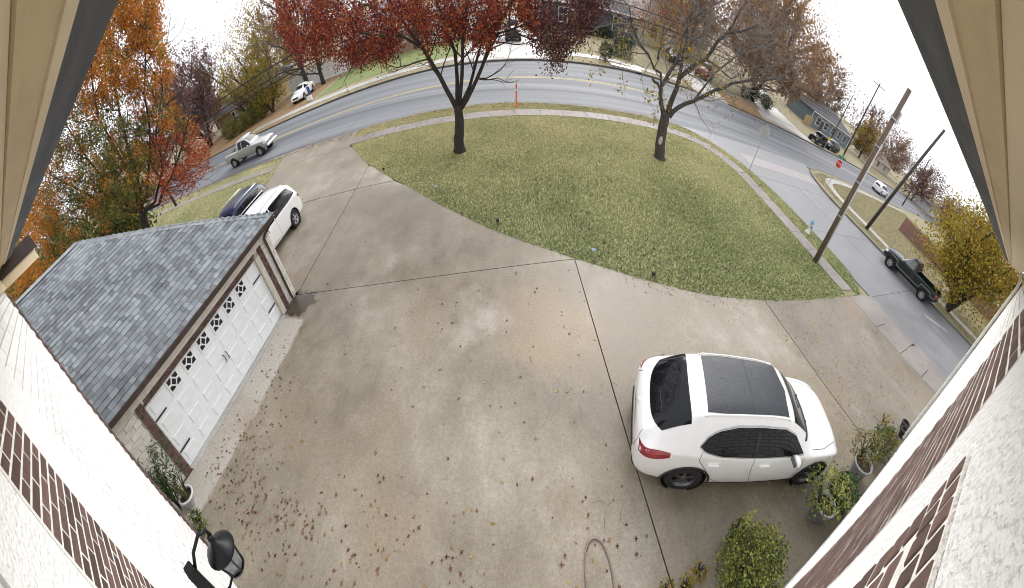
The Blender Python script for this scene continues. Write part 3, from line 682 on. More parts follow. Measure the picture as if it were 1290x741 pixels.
def catmull(me, lv):
    o = bpy.data.objects.new('tmp', me); COL.objects.link(o); md = o.modifiers.new('s', 'SUBSURF'); md.levels = lv; md.render_levels = lv
    dg = bpy.context.evaluated_depsgraph_get(); m2 = bpy.data.meshes.new_from_object(o.evaluated_get(dg)); bpy.data.objects.remove(o); return m2
def boolean(me, cutters):
    o = bpy.data.objects.new('tmp', me); COL.objects.link(o); cs = []
    for c in cutters:
        co = bpy.data.objects.new('tmpc', c); COL.objects.link(co); cs.append(co); md = o.modifiers.new('b', 'BOOLEAN'); md.operation = 'DIFFERENCE'; md.solver = 'EXACT'; md.object = co
    dg = bpy.context.evaluated_depsgraph_get(); m2 = bpy.data.meshes.new_from_object(o.evaluated_get(dg)); bpy.data.objects.remove(o)
    for c in cs: bpy.data.objects.remove(c)
    return m2
def loft_body(st):
    """st rows: x, zbot, zbelt, ztop, w (half width), wr (half roof width)"""
    mb = MB(); rows = []
    for x, zb0, zb, zt, w_, wr in st:
        ze = zt-min(.10, (zt-zb)*.55); k = (zt-zb)
        pts = [(w_*.82, zb0), (w_*.965, zb0+.05), (w_*.99, zb0+.28*(zb-zb0)), (w_, zb0+.62*(zb-zb0)), (w_*.975, zb-.03), (w_*.955, zb+.02*min(1, k/.3)),
               ((w_*.955+wr)/2+.018, (zb+ze)/2), (wr, ze), (wr*.86, zt-.018), (wr*.45, zt+.008), (0, zt+.014)]
        rows.append([(x, y, z) for y, z in pts]+[(x, -y, z) for y, z in pts[-2::-1]])
    n = len(rows[0])
    for r_ in rows: mb.v += r_
    for i in range(len(rows)-1):
        for j in range(n-1): mb.f.append((i*n+j, (i+1)*n+j, (i+1)*n+j+1, i*n+j+1))
        mb.f.append((i*n+n-1, (i+1)*n+n-1, (i+1)*n, i*n))
    h_ = n//2
    for base, flip in ((0, False), ((len(rows)-1)*n, True)):
        for j in range(h_):
            a, b, c, d = base+j, base+j+1, base+n-2-j, base+n-1-j
            q = (a, b, c, d) if b != c else (a, b, d)
            mb.f.append(q if not flip else q[::-1])
    return mb.mesh('car_body')
class Car:
    def __init__(s, name, label, cat, loc, heading, st, body_mat, wheels, group=None, arch=True, cuts=(), lv=2):
        s.root = thing(name, label, cat, loc, heading, group)
        me = catmull(loft_body(st), lv)
        s.xf, s.xr, s.wr_, s.ty, s.ww = wheels     # front x, rear x, radius, half track (outer face), width
        cut = []
        for x in (s.xf, s.xr):
            for sd in (1, -1):
                c = MB(); prof = [(0,0),(s.wr_+.065,0),(s.wr_+.065,.45),(0,.45)]
                n = 22; vs = []
                for yy in (sd*(s.ty+.12), sd*(s.ty-.30)):
                    for j in range(n): t = 2*math.pi*j/n; vs.append((x+(s.wr_+.06)*math.cos(t), yy, s.wr_+.01+(s.wr_+.06)*math.sin(t)))
                fs = [(j,(j+1)%n,n+(j+1)%n,n+j) for j in range(n)]+[tuple(range(n-1,-1,-1)), tuple(range(n,2*n))]
                if sd > 0: fs = [f[::-1] for f in fs]
                cut.append(c.add(vs, fs).mesh('cut'))
        for b in cuts: cut.append(MB().box(*b).mesh('cut'))
        me.materials.clear()
        for m_ in [me]+cut:
            bm = bmesh.new(); bm.from_mesh(m_); bmesh.ops.remove_doubles(bm, verts=bm.verts, dist=1e-5); bmesh.ops.recalc_face_normals(bm, faces=bm.faces); bm.to_mesh(m_); bm.free()
        me = boolean(me, cut); me.materials.clear(); me.materials.append(body_mat)
        me.polygons.foreach_set('use_smooth', [True]*len(me.polygons))
        me.set_sharp_from_angle(angle=R(38))
        s.body = link('body', me, None, s.root)
        bm = bmesh.new(); bm.from_mesh(me); s.bvh = BVHTree.FromBMesh(bm); bm.free()
        s.mat = body_mat
    def hit(s, u, v, axis):
        if axis == 'y+': o, d = Vector((u, 3, v)), Vector((0,-1,0))
        elif axis == 'y-': o, d = Vector((u, -3, v)), Vector((0,1,0))
        elif axis == 'z': o, d = Vector((u, v, 4)), Vector((0,0,-1))
        elif axis == 'x-': o, d = Vector((-5, u, v)), Vector((1,0,0))
        else: o, d = Vector((5, u, v)), Vector((-1,0,0))
        p, n, i, dist = s.bvh.ray_cast(o, d)
        if p is None: return None
        if n.dot(d) > 0: n = -n
        return p, n
    def panel(s, name, poly, axis, mat, off=.005, nu=14, nv=7, parent=None):
        """sheet on the body surface over a 2D outline (single span in v for each u)"""
        us = [p[0] for p in poly]; u0, u1 = min(us), max(us); g = []
        for i in range(nu+1):
            u = u0+(u1-u0)*i/nu; uu = min(max(u, u0+1e-4), u1-1e-4); ins = []
            for a, b in zip(poly, poly[1:]+poly[:1]):
                if (a[0] <= uu < b[0]) or (b[0] <= uu < a[0]): ins.append(a[1]+(b[1]-a[1])*(uu-a[0])/(b[0]-a[0]))
            if len(ins) < 2: ins = [poly[0][1]]*2
            lo, hi = min(ins), max(ins); row = []
            for j in range(nv+1):
                h_ = s.hit(uu, lo+(hi-lo)*j/nv, axis)
                row.append(None if h_ is None else h_[0]+h_[1]*off)
            g.append(row)
        vs = []; ix = {}; fs = []
        for i, row in enumerate(g):
            for j, p in enumerate(row):
                if p is not None: ix[(i,j)] = len(vs); vs.append(p)
        for i in range(nu):
            for j in range(nv):
                k = [(i,j),(i+1,j),(i+1,j+1),(i,j+1)]
                if all(q in ix for q in k):
                    P_ = [vs[ix[q]] for q in k]
                    if max((P_[a]-P_[b]).length for a in range(4) for b in range(a)) < .6: fs.append(tuple(ix[q] for q in k))
        mb = MB(); mb.add(vs, fs); return mb.build(name, mat, parent or s.root, smooth=True)
    def line(s, name, path, axis, mat=None, wd=.010, off=.003, parent=None):
        pts = []
        for (a, b) in zip(path, path[1:]):
            k = max(2, int(math.dist(a, b)/.06))
            for t in range(k): pts.append((a[0]+(b[0]-a[0])*t/k, a[1]+(b[1]-a[1])*t/k))
        pts.append(path[-1]); vs = []; 
        for i, p in enumerate(pts):
            a = pts[max(0,i-1)]; b = pts[min(len(pts)-1,i+1)]; d = Vector((b[0]-a[0], b[1]-a[1])).normalized(); nn = Vector((-d.y, d.x))*wd/2
            h1 = s.hit(p[0]+nn.x, p[1]+nn.y, axis); h2 = s.hit(p[0]-nn.x, p[1]-nn.y, axis)
            if h1 and h2: vs += [h1[0]+h1[1]*off, h2[0]+h2[1]*off]
        mb = MB(); mb.add(vs, [(2*i,2*i+1,2*i+3,2*i+2) for i in range(len(vs)//2-1)]); return mb.build(name, mat or SEAM, parent or s.root)
    def wheels(s, rim, spokes=5, arch=None, steer=0):
        for x in (s.xf, s.xr):
            for sd in (1, -1):
                r = s.wr_; wd = s.ww; st = steer if x == s.xf else 0
                prof = [(r*.64,-wd/2),(r*.80,-wd/2),(r*.94,-wd/2+.012),(r*.995,-wd/2+.05),(r,0),(r*.995,wd/2-.05),(r*.94,wd/2-.012),(r*.80,wd/2),(r*.64,wd/2),(r*.62,wd/2-.03),(r*.62,-wd/2+.03),(r*.64,-wd/2)]
                wh = MB().lathe(prof, 28, (0,0,0), 'y').build('wheel', RUBBER, s.root, True, (x, sd*(s.ty-wd/2), r), (0,0,st))
                rm = MB(); yo = sd*(wd/2-.045)
                rm.lathe([(r*.55,yo-sd*.08),(r*.60,yo-sd*.02),(r*.655,yo+sd*.035),(r*.62,yo+sd*.038),(r*.58,yo)], 28, (0,0,0), 'y')
                for k in range(spokes):
                    t = 2*math.pi*(k+.25)/spokes; c, sn_ = math.cos(t), math.sin(t); w0, w1 = .055, .095
                    P_ = []
                    for rr, ww_, yy in ((.04, w0, .012), (r*.60, w1, .0)):
                        for sg in (-1, 1): P_.append((rr*c-sg*ww_/2*sn_, yo+sd*yy, rr*sn_+sg*ww_/2*c))
                    P2 = [(p[0], p[1]-sd*.03, p[2]) for p in P_]
                    rm.add(P_+P2, [(0,1,3,2),(4,6,7,5),(0,2,6,4),(1,5,7,3)])
                rm.lathe([(0,yo+sd*.022),(.05,yo+sd*.02),(.06,yo),(.06,yo-sd*.03)], 14, (0,0,0), 'y')
                rm.build('rim', rim, wh, False)
                dk = MB().lathe([(0,yo-sd*.05),(r*.60,yo-sd*.05)], 20, (0,0,0), 'y'); dk.build('brake_disc', M('brake_dark', (.03,.03,.03), .6, metal=.5), wh)
                ln = MB().lathe([(r+.055, sd*(-.24)),(r+.055, sd*.05)], 22, (0,0,0), 'y'); ln.build('wheel_well', PLASTIC, s.root, False, (x, sd*(s.ty-.06), r+.01))
                MB().lathe([(0,0),(r+.055,0)], 22, (0,0,0), 'y').build('wheel_well', PLASTIC, s.root, False, (x, sd*(s.ty-.295), r+.01))
                if arch:
                    vs = []; n = 20
                    for j in range(n+1):
                        t = R(-12)+R(204)*j/n
                        for rr in (r+.058, r+.058+arch):
                            u, v = x+rr*math.cos(t), r+.01+rr*math.sin(t)
                            h_ = s.hit(u, max(v, .24), 'y+' if sd > 0 else 'y-')
                            y = h_[0].y if h_ and abs(h_[0].y) > s.ty-.25 else sd*(s.ty+.005)
                            vs.append((u, y+sd*.012, v))
                    MB().add(vs, [(2*j,2*j+1,2*j+3,2*j+2) for j in range(n)]).build('arch_trim', PLASTIC, s.root)
    def mirror(s, x, z, y, mat):
        for sd in (1,-1):
            m_ = MB(); m_.blob((x-.02, sd*(y+.09), z), (.075,.115,.075), 12, 8, 0); m_.build('mirror', mat, s.root, True)
            MB().box(x-.11,x-.085,sd*(y+.09)-.09,sd*(y+.09)+.09,z-.05,z+.05).build('mirror_glass', GLASS2, s.root)
    def handle(s, x, z, mat, w=.22):
        for sd, ax in ((1,'y+'),(-1,'y-')):
            h_ = s.hit(x, z, ax)
            if h_:
                y = h_[0].y
                MB().cbox(x-w/2,x+w/2,min(y-sd*.01,y+sd*.035),max(y-sd*.01,y+sd*.035),z-.017,z+.017,.01).build('door_handle', mat, s.root)

# --- the white crossover parked in front of the house
WPAINT = paint('white_paint', (.86,.86,.87))
st_suv = [(-2.36,.46,.74,.86,.66,.50),(-2.31,.36,.88,1.00,.84,.64),(-2.16,.27,1.00,1.13,.925,.70),(-1.84,.24,1.085,1.43,.95,.69),(-1.50,.23,1.095,1.66,.955,.655),(-1.0,.23,1.07,1.735,.955,.64),(-.4,.23,1.04,1.76,.955,.64),(.15,.23,1.02,1.745,.955,.64),(.48,.23,1.01,1.675,.955,.635),(.88,.23,1.0,1.40,.955,.66),(1.18,.23,.99,1.15,.955,.70),(1.42,.23,.975,1.085,.95,.74),(1.85,.25,.93,1.035,.925,.72),(2.16,.28,.80,.93,.85,.64),(2.34,.40,.64,.72,.66,.50)]
def build_suv():
    c = Car('parked_suv', 'white crossover car with black glass roof parked on the driveway beside potted shrubs', 'car', (0,0,0), 0, st_suv, WPAINT, (1.47,-1.345,.365,.93,.235), lv=3)
    yr = .555
    c.panel('roof_glass', [(-1.30,-yr+.02),(-1.30,yr-.02),(-1.0,yr),(.40,yr-.01),(.44,yr-.10),(.46,0),(.44,-yr+.10),(.40,-yr+.01),(-1.0,-yr)], 'z', M('wet_roof_glass', (.018,.022,.030), .05, col2=(.045,.05,.06), scale=70, detail=2, spec=.5, bump=.5, bscale=90), .006, 22, 12)
    c.line('roof_seam', [(-.42,-yr+.01),(-.42,yr-.01)], 'z', SEAM, .012, .008)
    MB().blob((-.98,.06,1.715),(.07,.028,.035),12,6,0).build('antenna_fin', PLASTIC, c.root, True)
    ws = [(.56,-.555),(.60,-.25),(.615,0),(.60,.25),(.56,.555),(1.06,.68),(1.15,.42),(1.185,0),(1.15,-.42),(1.06,-.68)]
    c.panel('windscreen', [(y,x) for x,y in ws], 'z', GLASS, .005, 20, 8) if False else None
    def zpanel(name, f_lo, f_hi, y0, y1, mat, nu=18, nv=8, off=.005):
        vs = []; n1 = nv+1
        for i in range(nu+1):
            y = y0+(y1-y0)*i/nu
            for j in range(n1):
                x = f_lo(y)+(f_hi(y)-f_lo(y))*j/nv; h_ = c.hit(x, y, 'z'); vs.append(h_[0]+h_[1]*off)
        return MB().add(vs, [(i*n1+j,i*n1+j+1,(i+1)*n1+j+1,(i+1)*n1+j) for i in range(nu) for j in range(nv)]).build(name, mat, c.root, smooth=True)
    zpanel('windscreen', lambda y: .615-.22*y*y, lambda y: 1.12-.30*y*y, -.58, .58, GLASS)
    zpanel('cowl', lambda y: 1.125-.30*y*y, lambda y: 1.215-.33*y*y, -.70, .70, PLASTIC)
    for s in (-1, 1):
        a = c.hit(1.16, s*.30, 'z')[0]; b = c.hit(.98, s*.30-.42, 'z')[0]
        MB().tube([a+Vector((.02,0,.012)), (a+b)/2+Vector((0,0,.03)), b+Vector((0,0,.015))], .008, 5).build('wiper', PLASTIC, c.root)
    zpanel('rear_window', lambda y: -2.17+.10*y*y+.75*y**4, lambda y: -1.58+.06*y*y, -.655, .655, GLASS, 18, 8, .006)
    a = c.hit(-2.02, 0, 'z')[0]; b = c.hit(-2.0, -.40, 'z')[0]
    MB().tube([a+Vector((0,0,.02)), b+Vector((0,0,.02))], .010, 5).build('wiper', PLASTIC, c.root)
    side = [(.95,1.065),(.62,1.39),(.32,1.52),(-.2,1.565),(-.7,1.55),(-1.05,1.475),(-1.28,1.34),(-1.32,1.24),(-1.20,1.165),(-.9,1.11),(0,1.075)]
    for ax in ('y+','y-'):
        c.panel('window_trim', [(x*1.02+.0, (z-1.27)*1.12+1.27) for x, z in side], ax, CHROME if False else M('window_surround', (.5,.5,.52), .25, metal=.9), .003, 22, 8)
        c.panel('side_window', side, ax, GLASS, .007, 22, 8)
        c.line('pillar_trim', [(-.20,1.08),(-.26,1.50)], ax, PLASTIC, .06, .009)
        c.line('door_seam', [(.98,1.0),(1.02,.75),(.93,.40),(.85,.33),(.0,.32),(-.10,.55),(-.18,.85),(-.19,1.05)], ax)
        c.line('door_seam', [(-.05,.33),(-.62,.34),(-.92,.52),(-1.05,.75),(-1.28,1.02),(-1.26,1.15)], ax)
        c.line('rocker_trim', [(1.02,.285),(0,.275),(-.92,.285)], ax, PLASTIC, .085, .008)
    for sd, ax in ((1,'y+'),(-1,'y-')):
        # tail lamp wraps the corner
        lp = MB(); n = 12
        vs = []
        for i in range(n+1):
            u = -1.80-.50*i/n; zc = 1.045-.16*(i/n)**1.2; hh = .028+.05*math.sin(math.pi*min(1,i/n*.85+.1))
            for j in range(5):
                z = zc-hh+2*hh*j/4; h_ = c.hit(u, z, ax)
                if h_ is None: h_ = (Vector((u, sd*.7, z)), Vector((-.7,sd*.7,0)))
                vs.append(h_[0]+h_[1]*.006)
        lp.add(vs, [(i*5+j,i*5+j+1,i*5+j+6,i*5+j+5) for i in range(n) for j in range(4)]); lp.build('tail_lamp', REDL, c.root, True)
        c.panel('head_lamp', [(1.92,.80),(1.90,.87),(2.12,.82),(2.20,.74),(2.12,.72)], ax, LAMP, .006, 8, 4)
        rp = [c.hit(x_, sd*.585, 'z')[0]+Vector((0,0,dz_)) for x_, dz_ in ((-1.35,0),(-1.25,.03),(-.7,.035),(-.1,.035),(.30,.03),(.42,0))]; MB().tube(rp, .014, 6).build('roof_rail', WPAINT, c.root, True)
    c.panel('rear_bumper', [(-.62,.40),(-.55,.56),(.55,.56),(.62,.40)], 'x-', PLASTIC, .012, 14, 5)
    c.panel('number_plate', [(-.26,.66),(-.26,.78),(.26,.78),(.26,.66)], 'x-', PLATE, .012, 6, 3)
    c.line('bumper_skirt', [(-.80,.37),(-.5,.34),(.5,.34),(.80,.37)], 'x-', PLASTIC, .10, .02)
    c.line('tailgate_seam', [(-.60,.62),(-.64,.85),(-.55,1.0)], 'x-'); c.line('tailgate_seam', [(.60,.62),(.64,.85),(.55,1.0)], 'x-'); c.line('tailgate_seam', [(-.60,.60),(.60,.60)], 'x-')
    c.line('hood_seam', [(1.24,-.80),(1.6,-.78),(2.05,-.62),(2.22,-.35)], 'z'); c.line('hood_seam', [(1.24,.80),(1.6,.78),(2.05,.62),(2.22,.35)], 'z')
    c.panel('grille', [(-.22,.62),(0,.42),(.22,.62)], 'x+', PLASTIC, .01, 8, 4)
    MB().lathe([(.05,0),(.05,.012),(0,.014)], 16, (0,0,0), 'x').build('badge', CHROME, c.root, True, tuple(c.hit(0,.93,'x-')[0]+Vector((-.015,0,0))))
    c.mirror(.72, 1.10, .92, WPAINT); c.handle(.08,.90,WPAINT); c.handle(-.98,.93,WPAINT)
    c.wheels(RIMD, 5, .05)
    return c
suv = build_suv()
_r0, _f0 = Vector((2.97,1.75)), Vector((5.69,.74)); _d = (_f0-_r0).normalized(); _n = Vector((-_d.y,_d.x)); _mid = (_r0+_f0)/2
_c = _mid+_n*.86-_d*((1.47-1.345)/2)
suv.root.scale = (1.015,1.01,1.0); suv.root.location = (_c.x+.02, _c.y+.08, 0); suv.root.rotation_euler = (0,0,math.atan2(_d.y,_d.x))

# --- generic vehicles
def simple_car(name, label, cat, loc, heading, kind, mat, group=None, rim=RIML, glass=GLASS, lv=1, sc_=1.0):
    if kind == 'suv':
        st = [(-2.42,.48,.80,.92,.70,.55),(-2.38,.36,.98,1.15,.88,.68),(-2.28,.28,1.07,1.55,.94,.66),(-2.0,.26,1.10,1.70,.96,.665),(-1.0,.25,1.08,1.76,.96,.66),(0,.25,1.06,1.76,.96,.66),(.42,.25,1.05,1.68,.96,.65),(.85,.25,1.05,1.40,.96,.68),(1.15,.25,1.04,1.19,.955,.73),(1.5,.25,1.02,1.14,.95,.75),(2.0,.27,.95,1.06,.92,.70),(2.28,.32,.80,.92,.84,.6),(2.42,.42,.62,.70,.66,.5)]
        side = [(.93,1.10),(.52,1.45),(.30,1.56),(-.5,1.61),(-1.6,1.59),(-2.05,1.50),(-2.10,1.20),(-1.6,1.15),(0,1.12)]; wh = (1.45,-1.42,.37,.94,.24)
        wsx, rwx = (.48,1.08), None
    elif kind == 'sedan':
        st = [(-2.40,.45,.72,.80,.66,.5),(-2.34,.34,.90,1.0,.84,.62),(-2.0,.26,.98,1.07,.91,.68),(-1.62,.24,.99,1.14,.92,.66),(-1.0,.23,.97,1.40,.92,.56),(-.4,.23,.95,1.47,.92,.55),(.1,.23,.94,1.46,.92,.55),(.45,.23,.93,1.33,.92,.57),(.95,.23,.92,1.08,.92,.66),(1.3,.23,.90,1.0,.92,.70),(1.85,.25,.84,.93,.89,.66),(2.2,.30,.72,.82,.80,.56),(2.38,.40,.58,.66,.62,.45)]
        side = [(.75,.99),(.30,1.28),(.0,1.36),(-.5,1.375),(-.95,1.30),(-1.35,1.08),(-1.2,1.03),(0,.99)]; wh = (1.45,-1.35,.33,.90,.21)
        wsx, rwx = (.24,.88), (-1.55,-.98)
    elif kind == 'jeep':
        st = [(-2.05,.48,.90,1.0,.76,.62),(-2.02,.42,1.10,1.62,.82,.70),(-1.9,.42,1.12,1.82,.84,.72),(0,.42,1.12,1.86,.84,.72),(.38,.42,1.12,1.82,.84,.72),(.62,.42,1.10,1.26,.84,.72),(.75,.42,1.08,1.18,.80,.68),(1.6,.42,1.04,1.14,.76,.62),(1.9,.45,.98,1.10,.74,.58),(1.98,.5,.9,1.0,.66,.5)]
        side = [(.45,1.18),(.36,1.66),(-1.8,1.70),(-1.85,1.2)]; wh = (1.35,-1.25,.40,.92,.26)
        wsx, rwx = (.42,.60), None
    c = Car(name, label, cat, loc, heading, st, mat, wh, group, lv=lv)
    for ax in ('y+','y-'):
        c.panel('side_window', side, ax, glass, .006, 14, 5)
        xm = -.15 if kind != 'jeep' else -.5
        zt = max(z for x, z in side); zb = min(z for x, z in side)
        c.line('pillar_trim', [(xm,zb+.01),(xm-.04,zt-.02)], ax, mat if kind != 'jeep' else PLASTIC, .05, .008)
        c.line('door_seam', [(wsx[0]+.4,zb-.05),(wsx[0]+.38,.45),(xm,.42),(xm,zb)], ax, SEAM, .012)
        c.panel('tail_lamp', [(st[0][0]+.05,zb-.20),(st[0][0]+.05,zb-.02),(st[0][0]+.26,zb-.05),(st[0][0]+.26,zb-.16)], ax, REDL, .008, 5, 3)
        c.panel('head_lamp', [(st[-1][0]-.36,.76),(st[-1][0]-.36,.86),(st[-1][0]-.10,.80),(st[-1][0]-.10,.70)], ax, LAMP, .008, 5, 3)
    def zp(nm, x0, x1, y):
        vs = []
        for i in range(11):
            yy = -y+2*y*i/10
            for j in range(5):
                h_ = c.hit(x0-.10*yy*yy*(1 if x0 > 0 else -1)+(x1-x0)*j/4, yy, 'z'); vs.append(h_[0]+h_[1]*.006)
        MB().add(vs, [(i*5+j,i*5+j+1,i*5+j+6,i*5+j+5) for i in range(10) for j in range(4)]).build(nm, glass, c.root, True)
    zp('windscreen', wsx[0]+.04, wsx[1], .58 if kind != 'sedan' else .52)
    if rwx: zp('rear_window', rwx[0], rwx[1], .50)
    else: c.panel('rear_window', [(-.55,st[1][2]+.12),(-.50,st[2][3]-.20),(.50,st[2][3]-.20),(.55,st[1][2]+.12)], 'x-', glass, .008, 10, 5)
    c.panel('number_plate', [(-.25,.62),(-.25,.74),(.25,.74),(.25,.62)], 'x-', PLATE, .015, 4, 2)
    c.panel('grille', [(-.45,.50),(-.5,.68),(.5,.68),(.45,.50)], 'x+', PLASTIC, .012, 8, 3)
    c.mirror(wsx[0]+.30, st[7][2]+.06, st[7][4]-.02, mat); c.wheels(rim, 5, None)
    if kind == 'suv':
        for sd in (1,-1): MB().tube([(-1.9,sd*.60,1.70),(-1.7,sd*.605,1.785),(0,sd*.61,1.79),(.25,sd*.605,1.72)], .018, 6).build('roof_rail', CHROME, c.root, True)
    return c
def pickup(name, label, loc, heading, mat, long_cab=True, group=None, rim=RIML, lv=1, stripe=None):
    b = -2.75
    cab_r = -.75 if long_cab else -.25
    st = [(b,.60,1.02,1.10,.78,.70),(b+.06,.55,1.14,1.24,.93,.84),(b+.3,.45,1.18,1.27,.97,.88),(cab_r-.25,.42,1.18,1.27,.98,.88),(cab_r-.06,.42,1.18,1.29,.98,.86),(cab_r-.02,.42,1.18,1.80,.98,.74),(cab_r+.08,.42,1.18,1.94,.98,.74),(cab_r+.7,.42,1.17,1.98,.98,.74),(.25,.42,1.16,1.97,.98,.74),(.45,.42,1.15,1.90,.98,.73),(.76,.42,1.14,1.60,.98,.74),(1.08,.42,1.13,1.28,.98,.80),(1.2,.42,1.12,1.23,.975,.84),(2.2,.44,1.08,1.18,.95,.78),(2.62,.48,1.0,1.12,.92,.74),(2.78,.56,.86,.96,.80,.62)]
    c = Car(name, label, 'pickup truck', loc, heading, st, mat, (1.78,-1.68,.39,.965,.26), group, cuts=[(b+.10,cab_r-.14,-.80,.80,.72,2.2)], lv=lv)
    MB().box(b+.12,cab_r-.16,-.79,.79,.70,.728).build('bed_liner', PLASTIC, c.root)
    side = [(1.0,1.22),(.68,1.54),(.42,1.76),(cab_r+.6,1.81),(cab_r+.14,1.77),(cab_r+.12,1.24)]
    xm = (cab_r+.98)/2-.05
    for ax in ('y+','y-'):
        c.panel('side_window', side, ax, GLASS if long_cab else GLASS2, .006, 14, 5)
        if long_cab: c.line('pillar_trim', [(xm-.12,1.23),(xm-.14,1.74)], ax, mat, .06, .009)
        c.line('door_seam', [(1.02,1.16),(1.0,.55),(xm-.1,.52),(xm-.12,1.2)], ax, SEAM, .014); c.line('door_seam', [(xm-.1,.52),(cab_r+.1,.54),(cab_r+.08,1.2)], ax, SEAM, .014)
        c.line('bed_gap', [(cab_r-.07,.55),(cab_r-.07,1.22)], ax, SEAM, .03)
        c.panel('tail_lamp', [(b+.05,.86),(b+.05,1.14),(b+.17,1.14),(b+.17,.86)], ax, REDL, .008, 4, 3)
        c.panel('head_lamp', [(2.42,.84),(2.42,1.02),(2.68,.98),(2.68,.82)], ax, LAMP, .008, 5, 3)
        if stripe:
            sg = [(2.6,.80),(2.28,.98),(1.30,.98),(1.22,.62),(-1.12,.62),(-1.20,.98),(-2.15,.98),(-2.25,.78),(-2.68,.78)]
            c.line('pinstripe', sg, ax, stripe, .035, .006)
    vs = []
    for i in range(11):
        yy = -.60+1.2*i/10
        for j in range(5):
            h_ = c.hit(.50-.10*yy*yy+.46*j/4, yy, 'z'); vs.append(h_[0]+h_[1]*.006)
    MB().add(vs, [(i*5+j,i*5+j+1,i*5+j+6,i*5+j+5) for i in range(10) for j in range(4)]).build('windscreen', GLASS if long_cab else GLASS2, c.root, True)
    c.panel('rear_window', [(-.52,1.34),(-.48,1.66),(.48,1.66),(.52,1.34)], 'x-', GLASS, .012, 8, 4)
    c.panel('grille', [(-.55,.72),(-.55,1.0),(.55,1.0),(.55,.72)], 'x+', CHROME if long_cab else PLASTIC, .014, 8, 4)
    for x0, x1, nm in ((b-.10,b-.0,'rear_bumper'),(2.74,2.88,'front_bumper')): MB().cbox(x0,x1,-.90,.90,.50,.68,.03).build(nm, CHROME, c.root)
    MB().box(.6,-.9,.90,.96,.40,.46).build('running_board', PLASTIC, c.root) if False else None
    c.mirror(.80,1.26,.97,mat); c.handle(xm,1.05,mat if not long_cab else CHROME); c.wheels(rim, 6, .03)
    return c

pickup('pickup_truck', 'silver crew cab pickup truck driving along the main road', (-22.7,24.75,RZ), R(3), paint('silver_paint', (.42,.42,.43), .35, .5), True, lv=2)
pickup('pickup_truck', 'dark green regular cab pickup with pinstripe parked at the side street kerb', (25.25,6.25,RZ), R(91), paint('dark_green_paint', (.012,.02,.022), .25), False, stripe=M('tan_stripe', (.35,.30,.22), .5), lv=2)
simple_car('parked_suv', 'white family suv with roof rails parked beyond the garage corner', 'car', (-10.2,9.62,0), R(-90), 'suv', WPAINT, lv=2)
simple_car('parked_suv', 'dark navy suv parked on the far side of the white suv behind the garage', 'car', (-12.75,10.75,0), R(-91), 'suv', paint('navy_paint', (.012,.020,.065), .35), lv=2)
simple_car('parked_sedan', 'white sedan parked nose to the road in front of the white board fence', 'car', (-25.0,41.0,0), R(-88), 'sedan', WPAINT)
simple_car('parked_suv', 'black suv on the pale driveway across the main road', 'car', (1.25,46.0,.02), R(-90), 'suv', paint('black_paint', (.012,.012,.013), .2))
simple_car('parked_suv', 'dark red suv parked on the driveway behind the bare tree', 'car', (27.2,45.3,.02), R(-135), 'suv', paint('red_paint', (.16,.012,.018), .25))
simple_car('parked_sedan', 'black sedan parked next to the dark red suv', 'car', (23.9,49.5,.02), R(-105), 'sedan', paint('black_paint', (.012,.012,.013), .2))
simple_car('parked_suv', 'white suv parked on the pale drive under the brown leaved tree', 'car', (43.2,51.5,.02), R(-105), 'suv', WPAINT)
simple_car('parked_jeep', 'black off-road jeep parked at the far kerb before the slate blue house', 'car', (46.6,37.6,RZ), R(190), 'jeep', paint('black_paint', (.012,.012,.013), .2), rim=RIMD)
simple_car('parked_suv', 'black suv parked directly behind the black jeep', 'car', (52.3,38.9,RZ), R(190), 'suv', paint('black_paint', (.012,.012,.013), .2))
simple_car('driven_suv', 'white suv driving on the main road past the corner yard', 'car', (56.2,27.6,RZ), R(4), 'suv', WPAINT)

